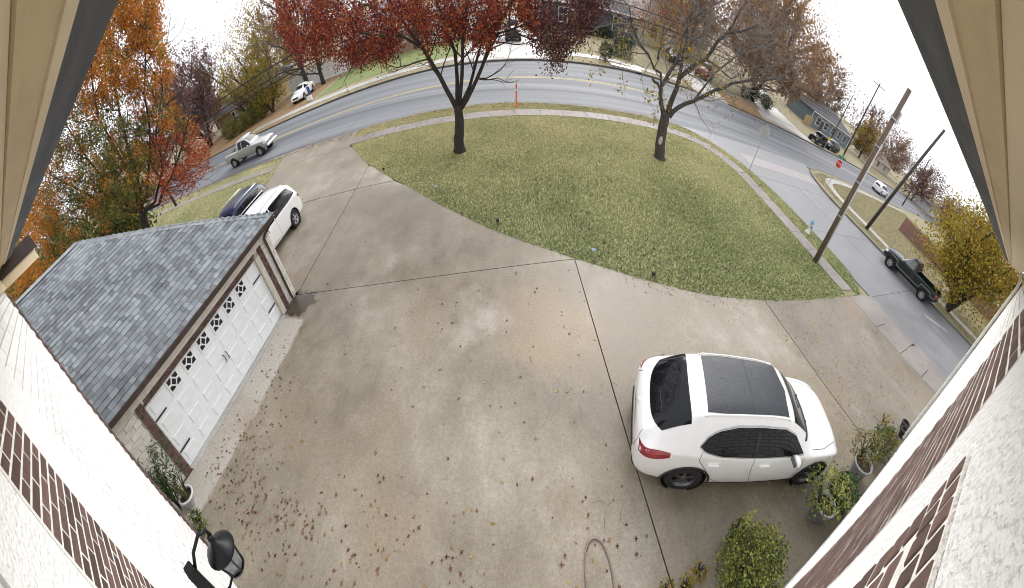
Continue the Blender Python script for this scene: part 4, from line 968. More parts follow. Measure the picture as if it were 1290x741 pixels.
# ------------------------------------------------------------------ trees
BARK = M('grey_bark', (.045,.037,.032), .95, col2=(.10,.085,.075), scale=7, bump=.9, bscale=30, stretch=(2.5,2.5,.5))
BARKD = M('dark_bark', (.026,.021,.019), .95, col2=(.058,.048,.043), scale=7, bump=.9, bscale=30, stretch=(2.5,2.5,.5))
TWIG = M('grey_twigs', (.17,.15,.14), .95, var=.3, scale=2)
def seg_path(pts, k, rn, jit):
    """subdivide and roughen a polyline"""
    out = []
    for a, b in zip(pts, pts[1:]):
        for i in range(k): out.append(a.lerp(b, i/k)+Vector((rn.gauss(0,jit), rn.gauss(0,jit), rn.gauss(0,jit))) if i else a.copy())
    out.append(pts[-1].copy()); return out
class Tree:
    def __init__(s, name, label, base, seed, bark=BARK, twig=TWIG, group=None, cat='tree'):
        s.root = thing(name, label, cat, base, 0, group); s.base = Vector(base); s.rn = random.Random(seed); s.np = np.random.default_rng(seed); s.bark = bark; s.twig = twig
        s.trunk = MB(); s.twigs = MB(); s.tips = []
    def limb(s, pts, r0, r1, n=9, k=3, jit=.03):
        p = seg_path([Vector(q)-s.base for q in pts], k, s.rn, jit); m = len(p)
        s.trunk.tube(p, [r0+(r1-r0)*(i/(m-1))**.8 for i in range(m)], n); return p
    def grow(s, p, d, ln, r, depth, maxd, spread=.55, up=.15, nch=(2,3), shrink=.72, twig_from=2, kinks=3, gnarl=.16):
        rn = s.rn; pts = [p.copy()]; q = p.copy(); dd = d.normalized()
        for i in range(kinks):
            dd = (dd+Vector((rn.gauss(0,gnarl), rn.gauss(0,gnarl), rn.gauss(0,gnarl)+up*.3))).normalized(); q = q+dd*(ln/kinks); pts.append(q.copy())
        rr = [r+(r*.62-r)*i/kinks for i in range(kinks+1)]
        tgt = s.trunk if depth < twig_from else s.twigs
        tgt.tube(pts, rr, 7 if depth < 2 else (5 if depth < 3 else 3), cap=False)
        if depth >= maxd-1: s.tips += [(x, dd.copy(), depth) for x in pts[1:]]
        if depth >= maxd: return
        for c in range(rn.randint(*nch)):
            t = 1.0 if c == 0 else rn.uniform(.35, 1.0)
            i = min(int(t*kinks), kinks-1); f = t*kinks-i; st = pts[i].lerp(pts[i+1], f)
            ax = dd.orthogonal().normalized(); ax.rotate(Matrix.Rotation(rn.uniform(0, 2*math.pi), 3, dd)); sp = spread*rn.uniform(.6, 1.3)
            nd = (dd*math.cos(sp)+ax*math.sin(sp)+Vector((0,0,up))).normalized()
            s.grow(st, nd, ln*shrink*rn.uniform(.75, 1.2), r*.62*(1 if c == 0 else .8), depth+1, maxd, spread, up, nch, shrink, twig_from, kinks, gnarl)
    def leaves(s, name, mat, pts, n_per, size, rad, droop=.3, asp=1.7, keep=None):
        """small pointed leaf quads scattered about the given points"""
        if not pts: return
        P_ = np.array([tuple(p) for p in pts]); idx = np.repeat(np.arange(len(P_)), n_per); g = s.np
        c = P_[idx]+g.normal(0, 1, (len(idx),3))*np.array(rad)
        c[:,2] -= droop*np.abs(g.normal(0,1,len(idx)))*np.array(rad)[2]
        if keep is not None: c = c[keep(c)]
        n = len(c); th = g.uniform(0, 2*np.pi, n); el = g.uniform(-1.3, .4, n)
        d = np.stack([np.cos(th)*np.cos(el), np.sin(th)*np.cos(el), np.sin(el)], 1)
        up = g.normal(0,1,(n,3)); a = np.cross(d, up); a /= np.linalg.norm(a, axis=1)[:,None]
        L_ = size*g.uniform(.65, 1.35, n)[:,None]; W_ = L_/asp
        v = np.stack([c, c+d*L_*.45+a*W_*.5, c+d*L_, c+d*L_*.45-a*W_*.5], 1).reshape(-1,3)
        me = fast_mesh(name, v, np.arange(4*n), 4); link(name, me, mat, s.root)
    def done(s, trunk_name='trunk'):
        s.trunk.build(trunk_name, s.bark, s.root, True)
        if s.twigs.v: tag(s.twigs.build('branches', s.twig, s.root, False), kind='stuff')

LEAF_RED = M_leaf('red_leaves', [(.055,.012,.014),(.12,.018,.015),(.21,.032,.018),(.30,.06,.022),(.38,.12,.035)], transl=.32)
LEAF_MAROON = M_leaf('maroon_leaves', [(.045,.012,.02),(.07,.02,.028),(.12,.035,.035),(.15,.07,.045)], transl=.2)
LEAF_ORANGE = M_leaf('orange_leaves', [(.18,.13,.04),(.42,.19,.03),(.58,.25,.04),(.60,.22,.035),(.48,.12,.03)], transl=.3)
LEAF_GREEN = M_leaf('turning_green_leaves', [(.04,.06,.02),(.085,.11,.03),(.16,.16,.04),(.30,.22,.04)], transl=.25)
LEAF_REDOR = M_leaf('red_orange_leaves', [(.20,.03,.02),(.33,.06,.02),(.42,.10,.025),(.30,.05,.03)], transl=.3)
LEAF_YELLOW = M_leaf('yellow_green_leaves', [(.14,.13,.02),(.26,.22,.028),(.37,.28,.03),(.42,.27,.028),(.22,.12,.03)], transl=.3)
LEAF_BROWN = M_leaf('brown_leaves', [(.09,.065,.06),(.17,.125,.11),(.25,.175,.14),(.32,.22,.11),(.27,.13,.08)], transl=.2)
LEAF_RUST = M_leaf('rust_leaves', [(.13,.08,.055),(.24,.14,.075),(.34,.19,.08),(.42,.26,.10),(.30,.13,.06)], transl=.25)
LEAF_PURPLE = M_leaf('purple_leaves', [(.10,.055,.065),(.17,.085,.09),(.22,.12,.11)], transl=.2)
LEAF_BUSH = M_leaf('bush_leaves', [(.03,.05,.015),(.06,.10,.022),(.12,.16,.035),(.24,.24,.05)], transl=.25)
LEAF_DARK = M_leaf('dark_evergreen_leaves', [(.012,.025,.010),(.025,.045,.015),(.045,.07,.02)], transl=.15)

# red tree on the lawn: limbs follow the photograph in the plane of the trunk
def red_tree():
    y0 = 15.9; T = Tree('red_tree', 'multi-stemmed tree with dark red autumn leaves on the lawn', (-2.26,y0,0), 3, BARKD, BARKD)
    A = lambda px, py, dy=0: on_y(px, py, y0+dy)
    T.limb([(-2.26,y0,-.1),(-2.27,y0,.5),A(579,155),A(577,132)], .29, .19, 12, 3, .015)
    T.trunk.blob((0,0,.04), (.34,.32,.16), 12, 5, .1, T.rn)
    L_ = [([A(576,138),A(562,112),A(547,85),A(533,61),A(516,39,.3),A(501,15,.5),A(470,-30,.8)], .12, .05),
          ([A(577,138),A(576,100,.2),A(573,65,.4),A(562,35,.6),A(548,-5,.8),A(540,-60,1)], .11, .04),
          ([A(578,135),A(582,95,-.3),A(583,50,-.5),A(588,10,-.8),A(592,-50,-1)], .10, .04),
          ([A(579,135),A(592,108),A(602,70,.5),A(612,35,.9),A(622,-20,1.2)], .085, .035),
          ([A(580,138),A(595,112),A(607,85),A(621,40,-.4),A(640,10,-.6),A(668,-40,-1)], .10, .04),
          ([A(607,85),A(628,42),A(655,33,-.5),A(690,25,-.9)], .05, .025),
          ([A(533,61),A(505,45,-.8),A(480,45,-1.2),A(445,40,-1.6)], .055, .025)]
    for pts, a, b in L_:
        p = T.limb(pts, a, b, 8, 2, .02)
        for i in range(3, len(p), 2):
            d = (p[i]-p[i-1]).normalized()
            for k in range(2):
                ax = d.orthogonal().normalized(); ax.rotate(Matrix.Rotation(T.rn.uniform(0,6.28), 3, d))
                T.grow(p[i], (d*.5+ax), T.rn.uniform(.9,1.6), .03, 2, 4, .6, .12, (2,3), .7, 2)
    # crown: hanging bunches; the lower outline is read off the photograph, depth spreads about the trunk
    low = [(345,30),(365,58),(385,80),(405,60),(425,82),(445,70),(462,80),(485,82),(500,55),(515,18),(530,40),(540,62),(560,60),(572,30),(590,48),(606,58),(622,44),(634,14),(650,22),(668,30),(680,66),(700,80),(716,58),(735,34),(752,12),(770,0)]
    lx = [q[0] for q in low]; ly = [q[1] for q in low]; rn = T.rn
    red, mar = [], []
    def fill(n, x0, x1, ytop, dep):
        for _ in range(n):
            px = rn.uniform(x0, x1); yb = float(np.interp(px, lx, ly)); py = yb-abs(rn.gauss(0, .45))*(yb-ytop)
            hole = math.sin(px*.075+1.0)*math.sin(py*.11+px*.02)
            if hole > .72: continue
            c = A(px, py, rn.gauss(0, dep))-T.base
            (mar if px+rn.gauss(0,10) > 672 else red).append(c)
    fill(720, 345, 770, -60, 1.5); fill(260, 360, 500, -30, 1.2); fill(140, 530, 630, 0, .8); fill(160, 660, 745, -10, 1.0)
    for i in range(420):
        v = Vector((rn.gauss(0,1), rn.gauss(0,1), rn.gauss(0,1))).normalized()*rn.uniform(.4,1)**.5
        p = Vector((-.4+v.x*6.2, v.y*4.8, 7.6+v.z*2.6)); (mar if p.x > 3.2 else red).append(p)
    T.leaves('crown', LEAF_RED, red, 42, .105, (.17,.17,.20), .35, 2.2); T.leaves('crown', LEAF_MAROON, mar, 40, .105, (.17,.17,.22), .35, 2.2)
    T.done()
red_tree()

def bare_tree():
    y0 = 16.0; bx = 8.35; T = Tree('bare_tree', 'nearly bare grey tree with a pale pruning scar on its trunk on the lawn', (bx,y0,0), 11, BARK, TWIG)
    Z = lambda a, b, dy=0: on_y(780+a/3.53, b/3.53, y0+dy)
    T.trunk.blob((0,0,.03), (.40,.36,.14), 12, 5, .12, T.rn)
    T.limb([(bx,y0,-.1),Z(182,640),Z(195,560),Z(212,500)], .30, .23, 12, 3, .015)
    limbs = [([Z(200,520),Z(185,450),Z(185,390),Z(230,310,.2),Z(265,250,.4),Z(285,160,.6),Z(318,90,.8),Z(330,10,1)], .13, .05),
             ([Z(188,400),Z(172,372),Z(148,350)], .07, .055),
             ([Z(190,400),Z(185,325,-.2),Z(155,305,-.4),Z(130,240,-.6),Z(85,190,-.8),Z(55,110,-1.0),Z(45,30,-1.2)], .06, .02),
             ([Z(216,510),Z(240,430),Z(268,345),Z(320,300,-.3),Z(385,265,-.6),Z(440,180,-.9),Z(475,150,-1),Z(545,140,-1.2),Z(620,110,-1.5)], .15, .04),
             ([Z(268,345),Z(282,250,.5),Z(300,170,.8),Z(300,90,1.0),Z(340,20,1.2)], .09, .035),
             ([Z(222,520),Z(260,480),Z(330,450),Z(430,400,-.2),Z(500,370,-.4),Z(570,360,-.6),Z(680,352,-.8),Z(740,340,-1)], .13, .035),
             ([Z(385,265),Z(440,300,.4),Z(500,350,.6),Z(540,330,.8)], .05, .02),
             ([Z(475,150),Z(520,80,-.6),Z(560,20,-.5),Z(600,-60,-.3)], .05, .02),
             ([Z(570,360),Z(640,310,.5),Z(720,290,.9),Z(800,260,1.1)], .045, .015),
             ([Z(330,450),Z(420,330,1.2),Z(520,250,2),Z(640,210,2.5),Z(740,180,2.8)], .06, .02),
             ([Z(318,90),Z(400,30,.5),Z(480,-20,.8),Z(560,-40,1)], .05, .02)]
    for li, (pts, a, b) in enumerate(limbs):
        p = T.limb(pts, a, b, 8, 2, .03)
        if li == 1: continue
        for i in range(4, len(p)):
            d = (p[i]-p[i-1]).normalized()
            for k in range(2):
                ax = d.orthogonal().normalized(); ax.rotate(Matrix.Rotation(T.rn.uniform(0,6.28), 3, d))
                T.grow(p[i], (d*.6+ax), T.rn.uniform(.9,1.5), .024, 2, 5, .6, .10, (2,3), .75, 2, 3, .22)
    tips = [t[0] for t in T.tips]; T.rn.shuffle(tips)
    T.leaves('crown', LEAF_BROWN, tips[:2600], 1, .11, (.10,.10,.10), .5, 2.0)
    T.leaves('crown', LEAF_YELLOW, [t for t in tips if t.x < 1.6 and t.z < 5][:500], 2, .12, (.12,.12,.12), .5, 2.0)
    T.done()
    s_ = on_y(832, 177, 15.78); mb = MB(); mb.lathe([(0,.02),(.10,.012),(.125,0)], 16, (0,0,0), 'y')
    o = mb.build('pruning_scar', M('cut_wood', (.42,.39,.35), .9, var=.15, scale=8), T.root, True, (s_.x-bx, -.245, s_.z)); o.rotation_euler = (0, R(-6), 0); o.scale = (1, -1, 1.6)
bare_tree()

def crown_tree(name, label, base, height, rad, seed, mats, trunk_r=.22, n_leaf=9000, size=.16, bark=BARKD, crown_base=.3, stems=1, group=None, bare=.0, twigmat=None, flat=1.0, depth=4, lean=(0,0)):
    """tree grown upwards, leaves held on its tips and in clumps through the crown"""
    T = Tree(name, label, base, seed, bark, twigmat or bark, group); rn = T.rn
    for s_ in range(stems):
        a = 2*math.pi*s_/max(1,stems)+rn.uniform(0,.8); sp = .0 if stems == 1 else .42
        top = Vector((math.cos(a)*sp*height*.5+lean[0]*.5, math.sin(a)*sp*height*.5+lean[1]*.5, height*.45))
        p = T.limb([T.base+Vector((0,0,-.1)), T.base+top*.35+Vector((rn.uniform(-.1,.1),rn.uniform(-.1,.1),0)), T.base+top], trunk_r, trunk_r*.5, 9, 3, .04)
        for i in range(2, len(p)):
            for k in range(3):
                b = rn.uniform(0,6.28); d = Vector((math.cos(b)*.9, math.sin(b)*.9, rn.uniform(.3,1.0)))
                T.grow(p[i], d, height*.20*rn.uniform(.8,1.2), trunk_r*.32, 1, depth, .5, .12, (2,3), .74, 2)
        T.grow(p[-1], Vector((top.x*.3,top.y*.3,height*.5)), height*.24, trunk_r*.45, 1, depth, .42, .18, (2,3), .78, 2)
    cz = height*(crown_base+1)/2; rz = height*(1-crown_base)/2
    tips = [t[0] for t in T.tips if t[0].z > height*crown_base*.75]
    cl = []
    for i in range(int(120*(1-bare))):
        v = Vector((rn.gauss(0,1), rn.gauss(0,1), rn.gauss(0,1))).normalized()*rn.uniform(.35,1)**.5
        k = 1+.22*math.sin(3*v.x+seed)+.18*math.sin(4*v.y+2*v.z+seed)
        cl.append(Vector((v.x*rad*k+lean[0], v.y*rad*k*flat+lean[1], cz+v.z*rz*k)))
    tot = len(mats)
    for k, m_ in enumerate(mats):
        t_ = tips[k::tot]; c_ = cl[k::tot]; n_tip = max(1, int(n_leaf*.55/tot/max(1,len(t_)))); n_cl = max(1, int(n_leaf*.45/tot/max(1,len(c_)))) if c_ else 0
        T.leaves('crown', m_, t_, n_tip, size, (.22,.22,.2), .4, 1.9)
        if c_: T.leaves('crown', m_, c_, n_cl, size, (rad*.17,rad*.17,rad*.14), .4, 1.9)
    T.done(); return T

# big tree left of the garage: orange top, green middle, red-orange towards the road
def orange_tree():
    base = Vector((-19.6,8.6,0)); T = Tree('orange_tree', 'large multi-trunk tree turning orange and green behind the garage', tuple(base), 21, BARKD, BARKD); rn = T.rn
    az = lambda px, py, k=1.0: None
    def at(px, py, dist):
        r = ray(px, py); hz = math.hypot(r.x, r.y); return Vector((r.x/hz*dist, r.y/hz*dist, CAMH+r.z/hz*dist))
    D = base.xy.length
    stems = [([(178,245,0),(165,200,.3),(150,140,.6),(140,60,.8),(135,-20,1)],.15),([(185,245,0),(190,190,-.4),(182,120,-.8),(185,40,-1)],.13),([(150,255,0),(110,200,.8),(85,160,1.2),(60,120,1.6)],.12),
             ([(140,262,0),(85,232,1),(55,215,1.6)],.10),([(200,258,-.3),(215,225,-.8),(228,190,-1.2),(238,150,-1.6)],.11),([(170,235,0),(125,150,.2),(115,90,.2),(110,20,.3)],.12),([(195,255,0),(205,215,-1),(196,170,-1.6),(205,110,-2)],.10),([(145,265,.4),(115,255,1.4),(80,255,2.2)],.09)]
    T.limb([base+Vector((0,0,-.1)), base+Vector((.05,.1,.9)), at(178,262,D)], .34, .24, 12, 2, .03)
    for sp, r_ in stems:
        pts = [at(178,268,D)]+[at(a,b,D+d) for a,b,d in sp]
        p = T.limb(pts, r_, .035, 7, 2, .05)
        for i in range(3, len(p)):
            d = (p[i]-p[i-1]).normalized()
            for k in range(3):
                ax = d.orthogonal().normalized(); ax.rotate(Matrix.Rotation(rn.uniform(0,6.28), 3, d)); T.grow(p[i], d*.7+ax, rn.uniform(1.0,1.7), .032, 2, 4, .55, .12, (2,3), .72, 2)
    tips = [t[0] for t in T.tips]
    poly = [(132,-60),(190,-60),(200,40),(218,105),(222,140),(240,150),(262,180),(266,220),(240,240),(205,255),(170,262),(120,300),(60,360),(20,370),(15,280),(40,215),(70,150),(95,80),(118,10)]
    xs = np.array([rn.uniform(15,266) for _ in range(5000)]); ys = np.array([rn.uniform(-60,370) for _ in range(5000)]); ok = pip(poly, xs, ys)
    org, red, grn = [], [], []
    for px, py in zip(xs[ok], ys[ok]):
        if math.sin(px*.09+.5)*math.sin(py*.07+px*.03) > .70: continue
        c = at(px, py, D+rn.gauss(0,1.6)+(.6 if px < 120 else -.3))-base; q = rn.gauss(0,14)
        if px+q > 188 and py+q > 158: red.append(c)
        elif py+q < 120 or px+q < 62: (org if rn.random() < .85 else grn).append(c)
        elif py < 190 and px > 165: (org if rn.random() < .5 else grn).append(c)
        else: (grn if rn.random() < .82 else org).append(c)
    grn = [c for c in grn if rn.random() < .75]
    T.leaves('crown', LEAF_ORANGE, org, 58, .125, (.20,.20,.20), .3, 1.8); T.leaves('crown', LEAF_REDOR, red, 34, .11, (.18,.18,.18), .3, 1.8); T.leaves('crown', LEAF_GREEN, grn, 50, .125, (.22,.22,.22), .3, 1.8)
    T.done()
orange_tree()

crown_tree('yellow_tree', 'leafy yellow-green tree standing at the side street beyond the black pickup', (28.2,2.7,0), 9.3, 5.7, 31, [LEAF_YELLOW,LEAF_YELLOW,LEAF_YELLOW], .22, 21000, .24, BARKD, .12, 3, depth=4)
# trees across the road and in the distance
crown_tree('brown_tree', 'wide tree with thinning brown leaves beside the pale driveway', (36.5,45.5,0), 15, 9.0, 41, [LEAF_BROWN,LEAF_RUST,LEAF_RUST], .42, 60000, .26, BARK, .22, 2, twigmat=TWIG, lean=(2,0))
crown_tree('brown_tree', 'tall brown leaved tree behind the red suv', (30,57,0), 14, 7, 42, [LEAF_RUST,LEAF_BROWN], .35, 14000, .30, BARK, .25, 1, twigmat=TWIG)
crown_tree('purple_tree', 'purple leaved tree across the main road beside the tan house', (-45.5,41.2,0), 14, 5.0, 43, [LEAF_PURPLE,LEAF_PURPLE], .35, 18000, .30, BARKD, .14, 2)
crown_tree('yellow_tree', 'yellow leaved tree in front of the tan porch house', (-35.6,42.5,0), 9.5, 3.6, 44, [LEAF_YELLOW,LEAF_YELLOW], .25, 6500, .24, BARKD, .28, 2)
crown_tree('yellow_tree', 'low yellow tree beside the white board fence', (-30.6,41.0,0), 6.0, 2.6, 45, [LEAF_YELLOW,LEAF_YELLOW,LEAF_GREEN], .2, 4500, .22, BARKD, .12, 2)
crown_tree('bare_tree', 'tall sparse tree rising behind the white board fence', (-27.8,47.5,0), 14, 7.5, 46, [LEAF_YELLOW,LEAF_BROWN], .42, 4200, .26, BARK, .3, 1, bare=.6, twigmat=TWIG, depth=5)
crown_tree('shade_tree', 'dark trunked tree standing before the white board fence', tuple(on_z(408,106,0)), 11, 4.5, 47, [LEAF_MAROON], .34, 2000, .22, BARKD, .72, 1)
crown_tree('small_tree', 'slender bare sapling on the green lawn of the brick house', tuple(on_z(505,84,0)), 4.0, 1.4, 48, [LEAF_BROWN], .07, 350, .16, BARK, .4, 1, bare=.9, twigmat=TWIG)
crown_tree('orange_tree', 'bright orange tree behind the tan roof across the road', (36,84,0), 15, 4.5, 49, [LEAF_ORANGE], .3, 5000, .42, BARKD, .2, 1)
crown_tree('bare_tree', 'thin bare tree at the corner of the slate house lot', (20.5,47,0), 9, 3.5, 50, [LEAF_REDOR,LEAF_YELLOW], .16, 1500, .24, BARK, .25, 1, bare=.8, twigmat=TWIG, depth=5)
far_spec = [((64,60,0),12,6,[LEAF_BROWN]),((78,66,0),13,6,[LEAF_BROWN]),((82,51,0),8,4,[LEAF_BROWN,LEAF_YELLOW]),((95,60,0),12,7,[LEAF_PURPLE,LEAF_BROWN]),((112,58,0),12,7,[LEAF_BROWN]),((104,40,0),10,6,[LEAF_PURPLE,LEAF_BROWN]),((125,46,0),12,7,[LEAF_PURPLE]),((112,30,0),9,5.5,[LEAF_BROWN]),((130,22,0),11,7,[LEAF_BROWN,LEAF_GREEN]),((90,22,0),8,4.5,[LEAF_BROWN]),((98,8,0),10,6,[LEAF_BROWN,LEAF_REDOR]),((62,8,0),8,4.5,[LEAF_BROWN,LEAF_GREEN]),((75,-4,0),10,6,[LEAF_REDOR]),((140,70,0),14,9,[LEAF_BROWN]),((52,70,0),12,6,[LEAF_BROWN,LEAF_ORANGE])]
names = ['brown round tree behind the slate blue house','second brown tree behind the slate blue house','bare trunked tree beside the slate blue house','purplish tree far along the main road','brown tree far along the main road','purple tree on the far side of the main road bend','distant purple tree past the road bend','brown tree where the road leaves view','distant tree beyond the corner yard','brown tree behind the dark pole in the corner yard','tree with reddish leaves beyond the board fence','green-brown tree behind the board fence','red leaved tree beyond the yellow tree','far tall tree at the end of the street','brown and orange tree behind the tan house']
for i, (b, hh, rr, mm) in enumerate(far_spec): crown_tree('background_tree', names[i], b, hh*1.2, rr*1.1, 60+i, mm, .28, 5200, .50, BARK, .12, 1, 'trees in the distance', twigmat=TWIG, depth=3)
lft = [((-62,30,0),13,7,[LEAF_ORANGE,LEAF_GREEN]),((-58,14,0),12,6.5,[LEAF_GREEN]),((-44,4,0),10,6,[LEAF_ORANGE,LEAF_GREEN]),((-70,48,0),14,8,[LEAF_PURPLE,LEAF_BROWN]),((-56,55,0),14,8,[LEAF_BROWN]),((-40,58,0),13,7,[LEAF_YELLOW,LEAF_BROWN]),((-33,3,0),7,4.5,[LEAF_GREEN,LEAF_DARK]),((-27,2,0),6,3.5,[LEAF_GREEN,LEAF_ORANGE]),((-26,10.5,0),6.5,3.8,[LEAF_GREEN,LEAF_DARK,LEAF_GREEN])]
ln = ['orange and green tree far down the main road','green tree beyond the side yard','orange tree at the back of the side yard','purplish tall tree behind the left houses','brown tall tree behind the tan porch house','yellow-brown tree behind the white board fence','dark green tree behind the garage ridge','green tree turning orange behind the garage ridge','low green tree right behind the large orange tree']
for i, (b, hh, rr, mm) in enumerate(lft): crown_tree('background_tree', ln[i], b, hh, rr, 90+i, mm, .28, 15000, .32, BARKD, .06, 1, 'trees in the distance', depth=3)
for i, (b, lb) in enumerate([((-34,78,0),'tall grey-brown tree behind the white board fence'),((-18,80,0),'tall grey-brown tree behind the brick house roof'),((-2,84,0),'tall grey-brown tree behind the blue gate'),((14,80,0),'tall grey-brown tree behind the slate house roof'),((28,92,0),'tall grey-brown tree behind the brown hip roof'),((48,86,0),'tall grey-brown tree behind the drive with the white suv'),((-50,84,0),'tall grey-brown tree behind the porch house')]):
    crown_tree('background_tree', lb, b, 13+2*(i % 3), 8, 120+i, [LEAF_BROWN,LEAF_PURPLE], .3, 3000, .5, BARK, .15, 1, 'trees behind the far houses', twigmat=TWIG, depth=3)

# ------------------------------------------------------------------ houses across the roads
def far_house(name, label, x0, x1, y0, y1, hw, wall, roofm, over=.5, ridge=2.4, trim=None, wins=(), doors=(), rz=0, gable=False, corner=True):
    cx, cy = (x0+x1)/2, (y0+y1)/2
    o = thing(name, label, 'house', (cx,cy,0), rz); a, b = (x1-x0)/2, (y1-y0)/2; trim = trim or M('white_trim', (.72,.72,.70), .6)
    MB().box(-a,a,-b,b,-.2,hw).build('wall', wall, o)
    if corner:
        for sx in (-1,1): MB().box(sx*a-.06,sx*a+.06,-b-.03,-b+.08,0,hw).build('corner_board', trim, o)
    A, B = a+over, b+over; r = MB(); k = min(A, B)*(.0 if gable else 1.0)
    lx = A-k if A > B else .3
    r.add([(-A,-B,hw),(A,-B,hw),(A,B,hw),(-A,B,hw),(-lx,0,hw+ridge),(lx,0,hw+ridge),(-A,-B,hw-.12),(A,-B,hw-.12),(A,B,hw-.12),(-A,B,hw-.12)], [(0,1,5,4),(1,2,5),(2,3,4,5),(3,0,4),(0,6,7,1),(1,7,8,2),(2,8,9,3),(3,9,6,0),(9,8,7,6)])
    r.build('roof', roofm, o)
    MB().box(-A-.05,A+.05,-B-.09,-B-.01,hw-.14,hw+.02).build('gutter', trim, o)
    gl = M('house_glass', (.03,.04,.05), .1)
    for wx, wz, ww, wh in wins:
        f = MB(); f.box(wx-ww/2-.09,wx+ww/2+.09,-b-.05,-b+.02,wz-wh/2-.09,wz+wh/2+.09); fo = f.build('window', trim, o)
        for sx in (-1,1):
            for sz in (-1,1): MB().box(wx+sx*ww/4-ww/4+.03,wx+sx*ww/4+ww/4-.03,-b-.065,-b-.045,wz+sz*wh/4-wh/4+.03,wz+sz*wh/4+wh/4-.03).build('pane', gl, fo)
    for dx, dw, dh, dm in doors:
        d = MB().box(dx-dw/2,dx+dw/2,-b-.06,-b+.02,0,dh).build('door', dm, o)
        MB().box(dx-dw/2-.12,dx+dw/2+.12,-b-.045,-b+.02,dh,dh+.14).build('door_head', trim, o)
        MB().blob((dx+dw*.36,-b-.09,1.0),(.04,.04,.04),8,5,0).build('door_handle', CHROME, d)
    return o
RBRICK = M('red_brown_brick', (.25,.135,.10), .9, col2=(.34,.20,.15), scale=4, detail=3, stretch=(4,4,14)); GREYROOF = M('grey_roof', (.20,.20,.215), .95, col2=(.28,.28,.30), scale=2, stretch=(1,1,6))
SLATE = M('slate_siding', (.055,.065,.085), .7, col2=(.07,.08,.10), scale=1, stretch=(1,1,20)); BROOF = M('brown_roof', (.20,.15,.14), .95, col2=(.27,.21,.19), scale=2); TAN = M('tan_siding', (.50,.44,.36), .8, col2=(.58,.53,.46), scale=2)
TANP = M('tan_stucco', (.33,.25,.13), .85, var=.15); BLUEG = M('blue_grey_siding', (.12,.16,.19), .7, col2=(.15,.19,.22), scale=1, stretch=(1,1,20)); DKR = M('dark_roof', (.12,.115,.125), .95, var=.2)
far_house('brick_house', 'long low brick house with grey roof behind the green lawn', -20.5,-9.8,47.6,57,2.6,RBRICK,GREYROOF,.6,2.6,wins=[(-3.2,1.5,1.6,1.1),(2.2,1.5,1.3,1.1)],doors=[(-.3,.95,2.1,M('blue_door', (.05,.08,.14), .5)),(4.3,.9,2.05,M('dark_door', (.06,.05,.05), .5))])
far_house('carport_house', 'white garage wing with blue gate beside the brick house', -9.6,-1.2,49.2,58,2.6,M('white_siding', (.66,.66,.64), .7, var=.05),GREYROOF,.5,2.2,doors=[(-2.2,2.4,2.1,M('white_panel', (.72,.72,.71), .6)),(2.9,1.5,2.0,M('blue_gate', (.07,.10,.16), .5))])
far_house('slate_house', 'dark slate house with white window trim across the main road', 6.2,18.6,54.2,64,2.9,SLATE,DKR,.6,2.4,wins=[(-.2,1.65,1.7,1.5),(-4,1.6,1.2,1.4),(3.9,1.6,1.2,1.4)],doors=[(-2.3,.95,2.1,M('dark_door', (.06,.05,.05), .5))])
far_house('tan_house', 'tan and white house with brown hip roof behind the thin bare tree', 20.4,34,58,69,2.9,TAN,BROOF,.6,3.4,wins=[(-3.5,1.6,1.3,1.4),(2.5,1.6,1.3,1.4)],doors=[(-.8,1.0,2.1,M('white_panel', (.72,.72,.71), .6))])
far_house('blue_house', 'blue grey house with a row of white trimmed windows past the black jeep', 59.5,75.5,52,61,2.9,BLUEG,DKR,.5,2.0,wins=[(-5.5,1.6,1.3,1.5),(-2.4,1.6,1.3,1.5),(.5,1.6,1.1,1.5),(3.2,1.6,1.1,1.5),(5.8,1.6,1.1,1.5)],doors=[(-4.0,.9,2.1,M('dark_door', (.06,.05,.05), .5))],rz=R(-2))
hp = far_house('tan_house', 'tan stucco house with white porch posts behind the purple tree', -46,-33,45.5,54,2.7,TANP,DKR,.5,2.0,wins=[(-2,1.5,1.2,1.3),(3,1.5,1.2,1.3)],doors=[(.8,1.0,2.1,M('white_panel', (.72,.72,.71), .6))])
for sx in (-.2,1.9,4.0): MB().box(sx-.07,sx+.07,-6.1,-5.95,0,2.5).build('porch_post', M('white_trim', (.72,.72,.70), .6), hp)
MB().box(-.5,4.3,-6.2,-4.3,2.5,2.62).build('porch_roof', DKR, hp)
far_house('brick_house', 'small red roofed house far along the main road', 92,104,52,60,2.7,TAN,BROOF,.5,2.4,wins=[(-3,1.5,1.3,1.3),(2,1.5,1.3,1.3)])
far_house('white_house', 'small white house behind the far end of the main road', 112,124,36,44,2.7,M('white_siding', (.66,.66,.64), .7, var=.05),DKR,.5,2.2,wins=[(-3,1.5,1.3,1.3),(2,1.5,1.3,1.3)])
# low slate fence with a star
fs = thing('slate_fence', 'low slate blue fence panel with a white star beside the slate house', 'fence', (17.5,53.4,0))
for i in range(9): MB().box(-1.8+i*.4,-1.42+i*.4,-.05,.02,0,1.75).build('board', SLATE, fs)
MB().box(-1.85,1.85,-.02,.06,1.75,1.83).build('top_rail', SLATE, fs)
sv = [(.28*math.sin(math.pi*k/5)*(1 if k % 2 == 0 else .42), -.065, 1.25+.28*math.cos(math.pi*k/5)*(1 if k % 2 == 0 else .42)) for k in range(10)]
MB().add(sv+[(0,-.09,1.25)], [(k,(k+1)%10,10) for k in range(10)]).build('star', M('white_trim', (.72,.72,.70), .6), fs)

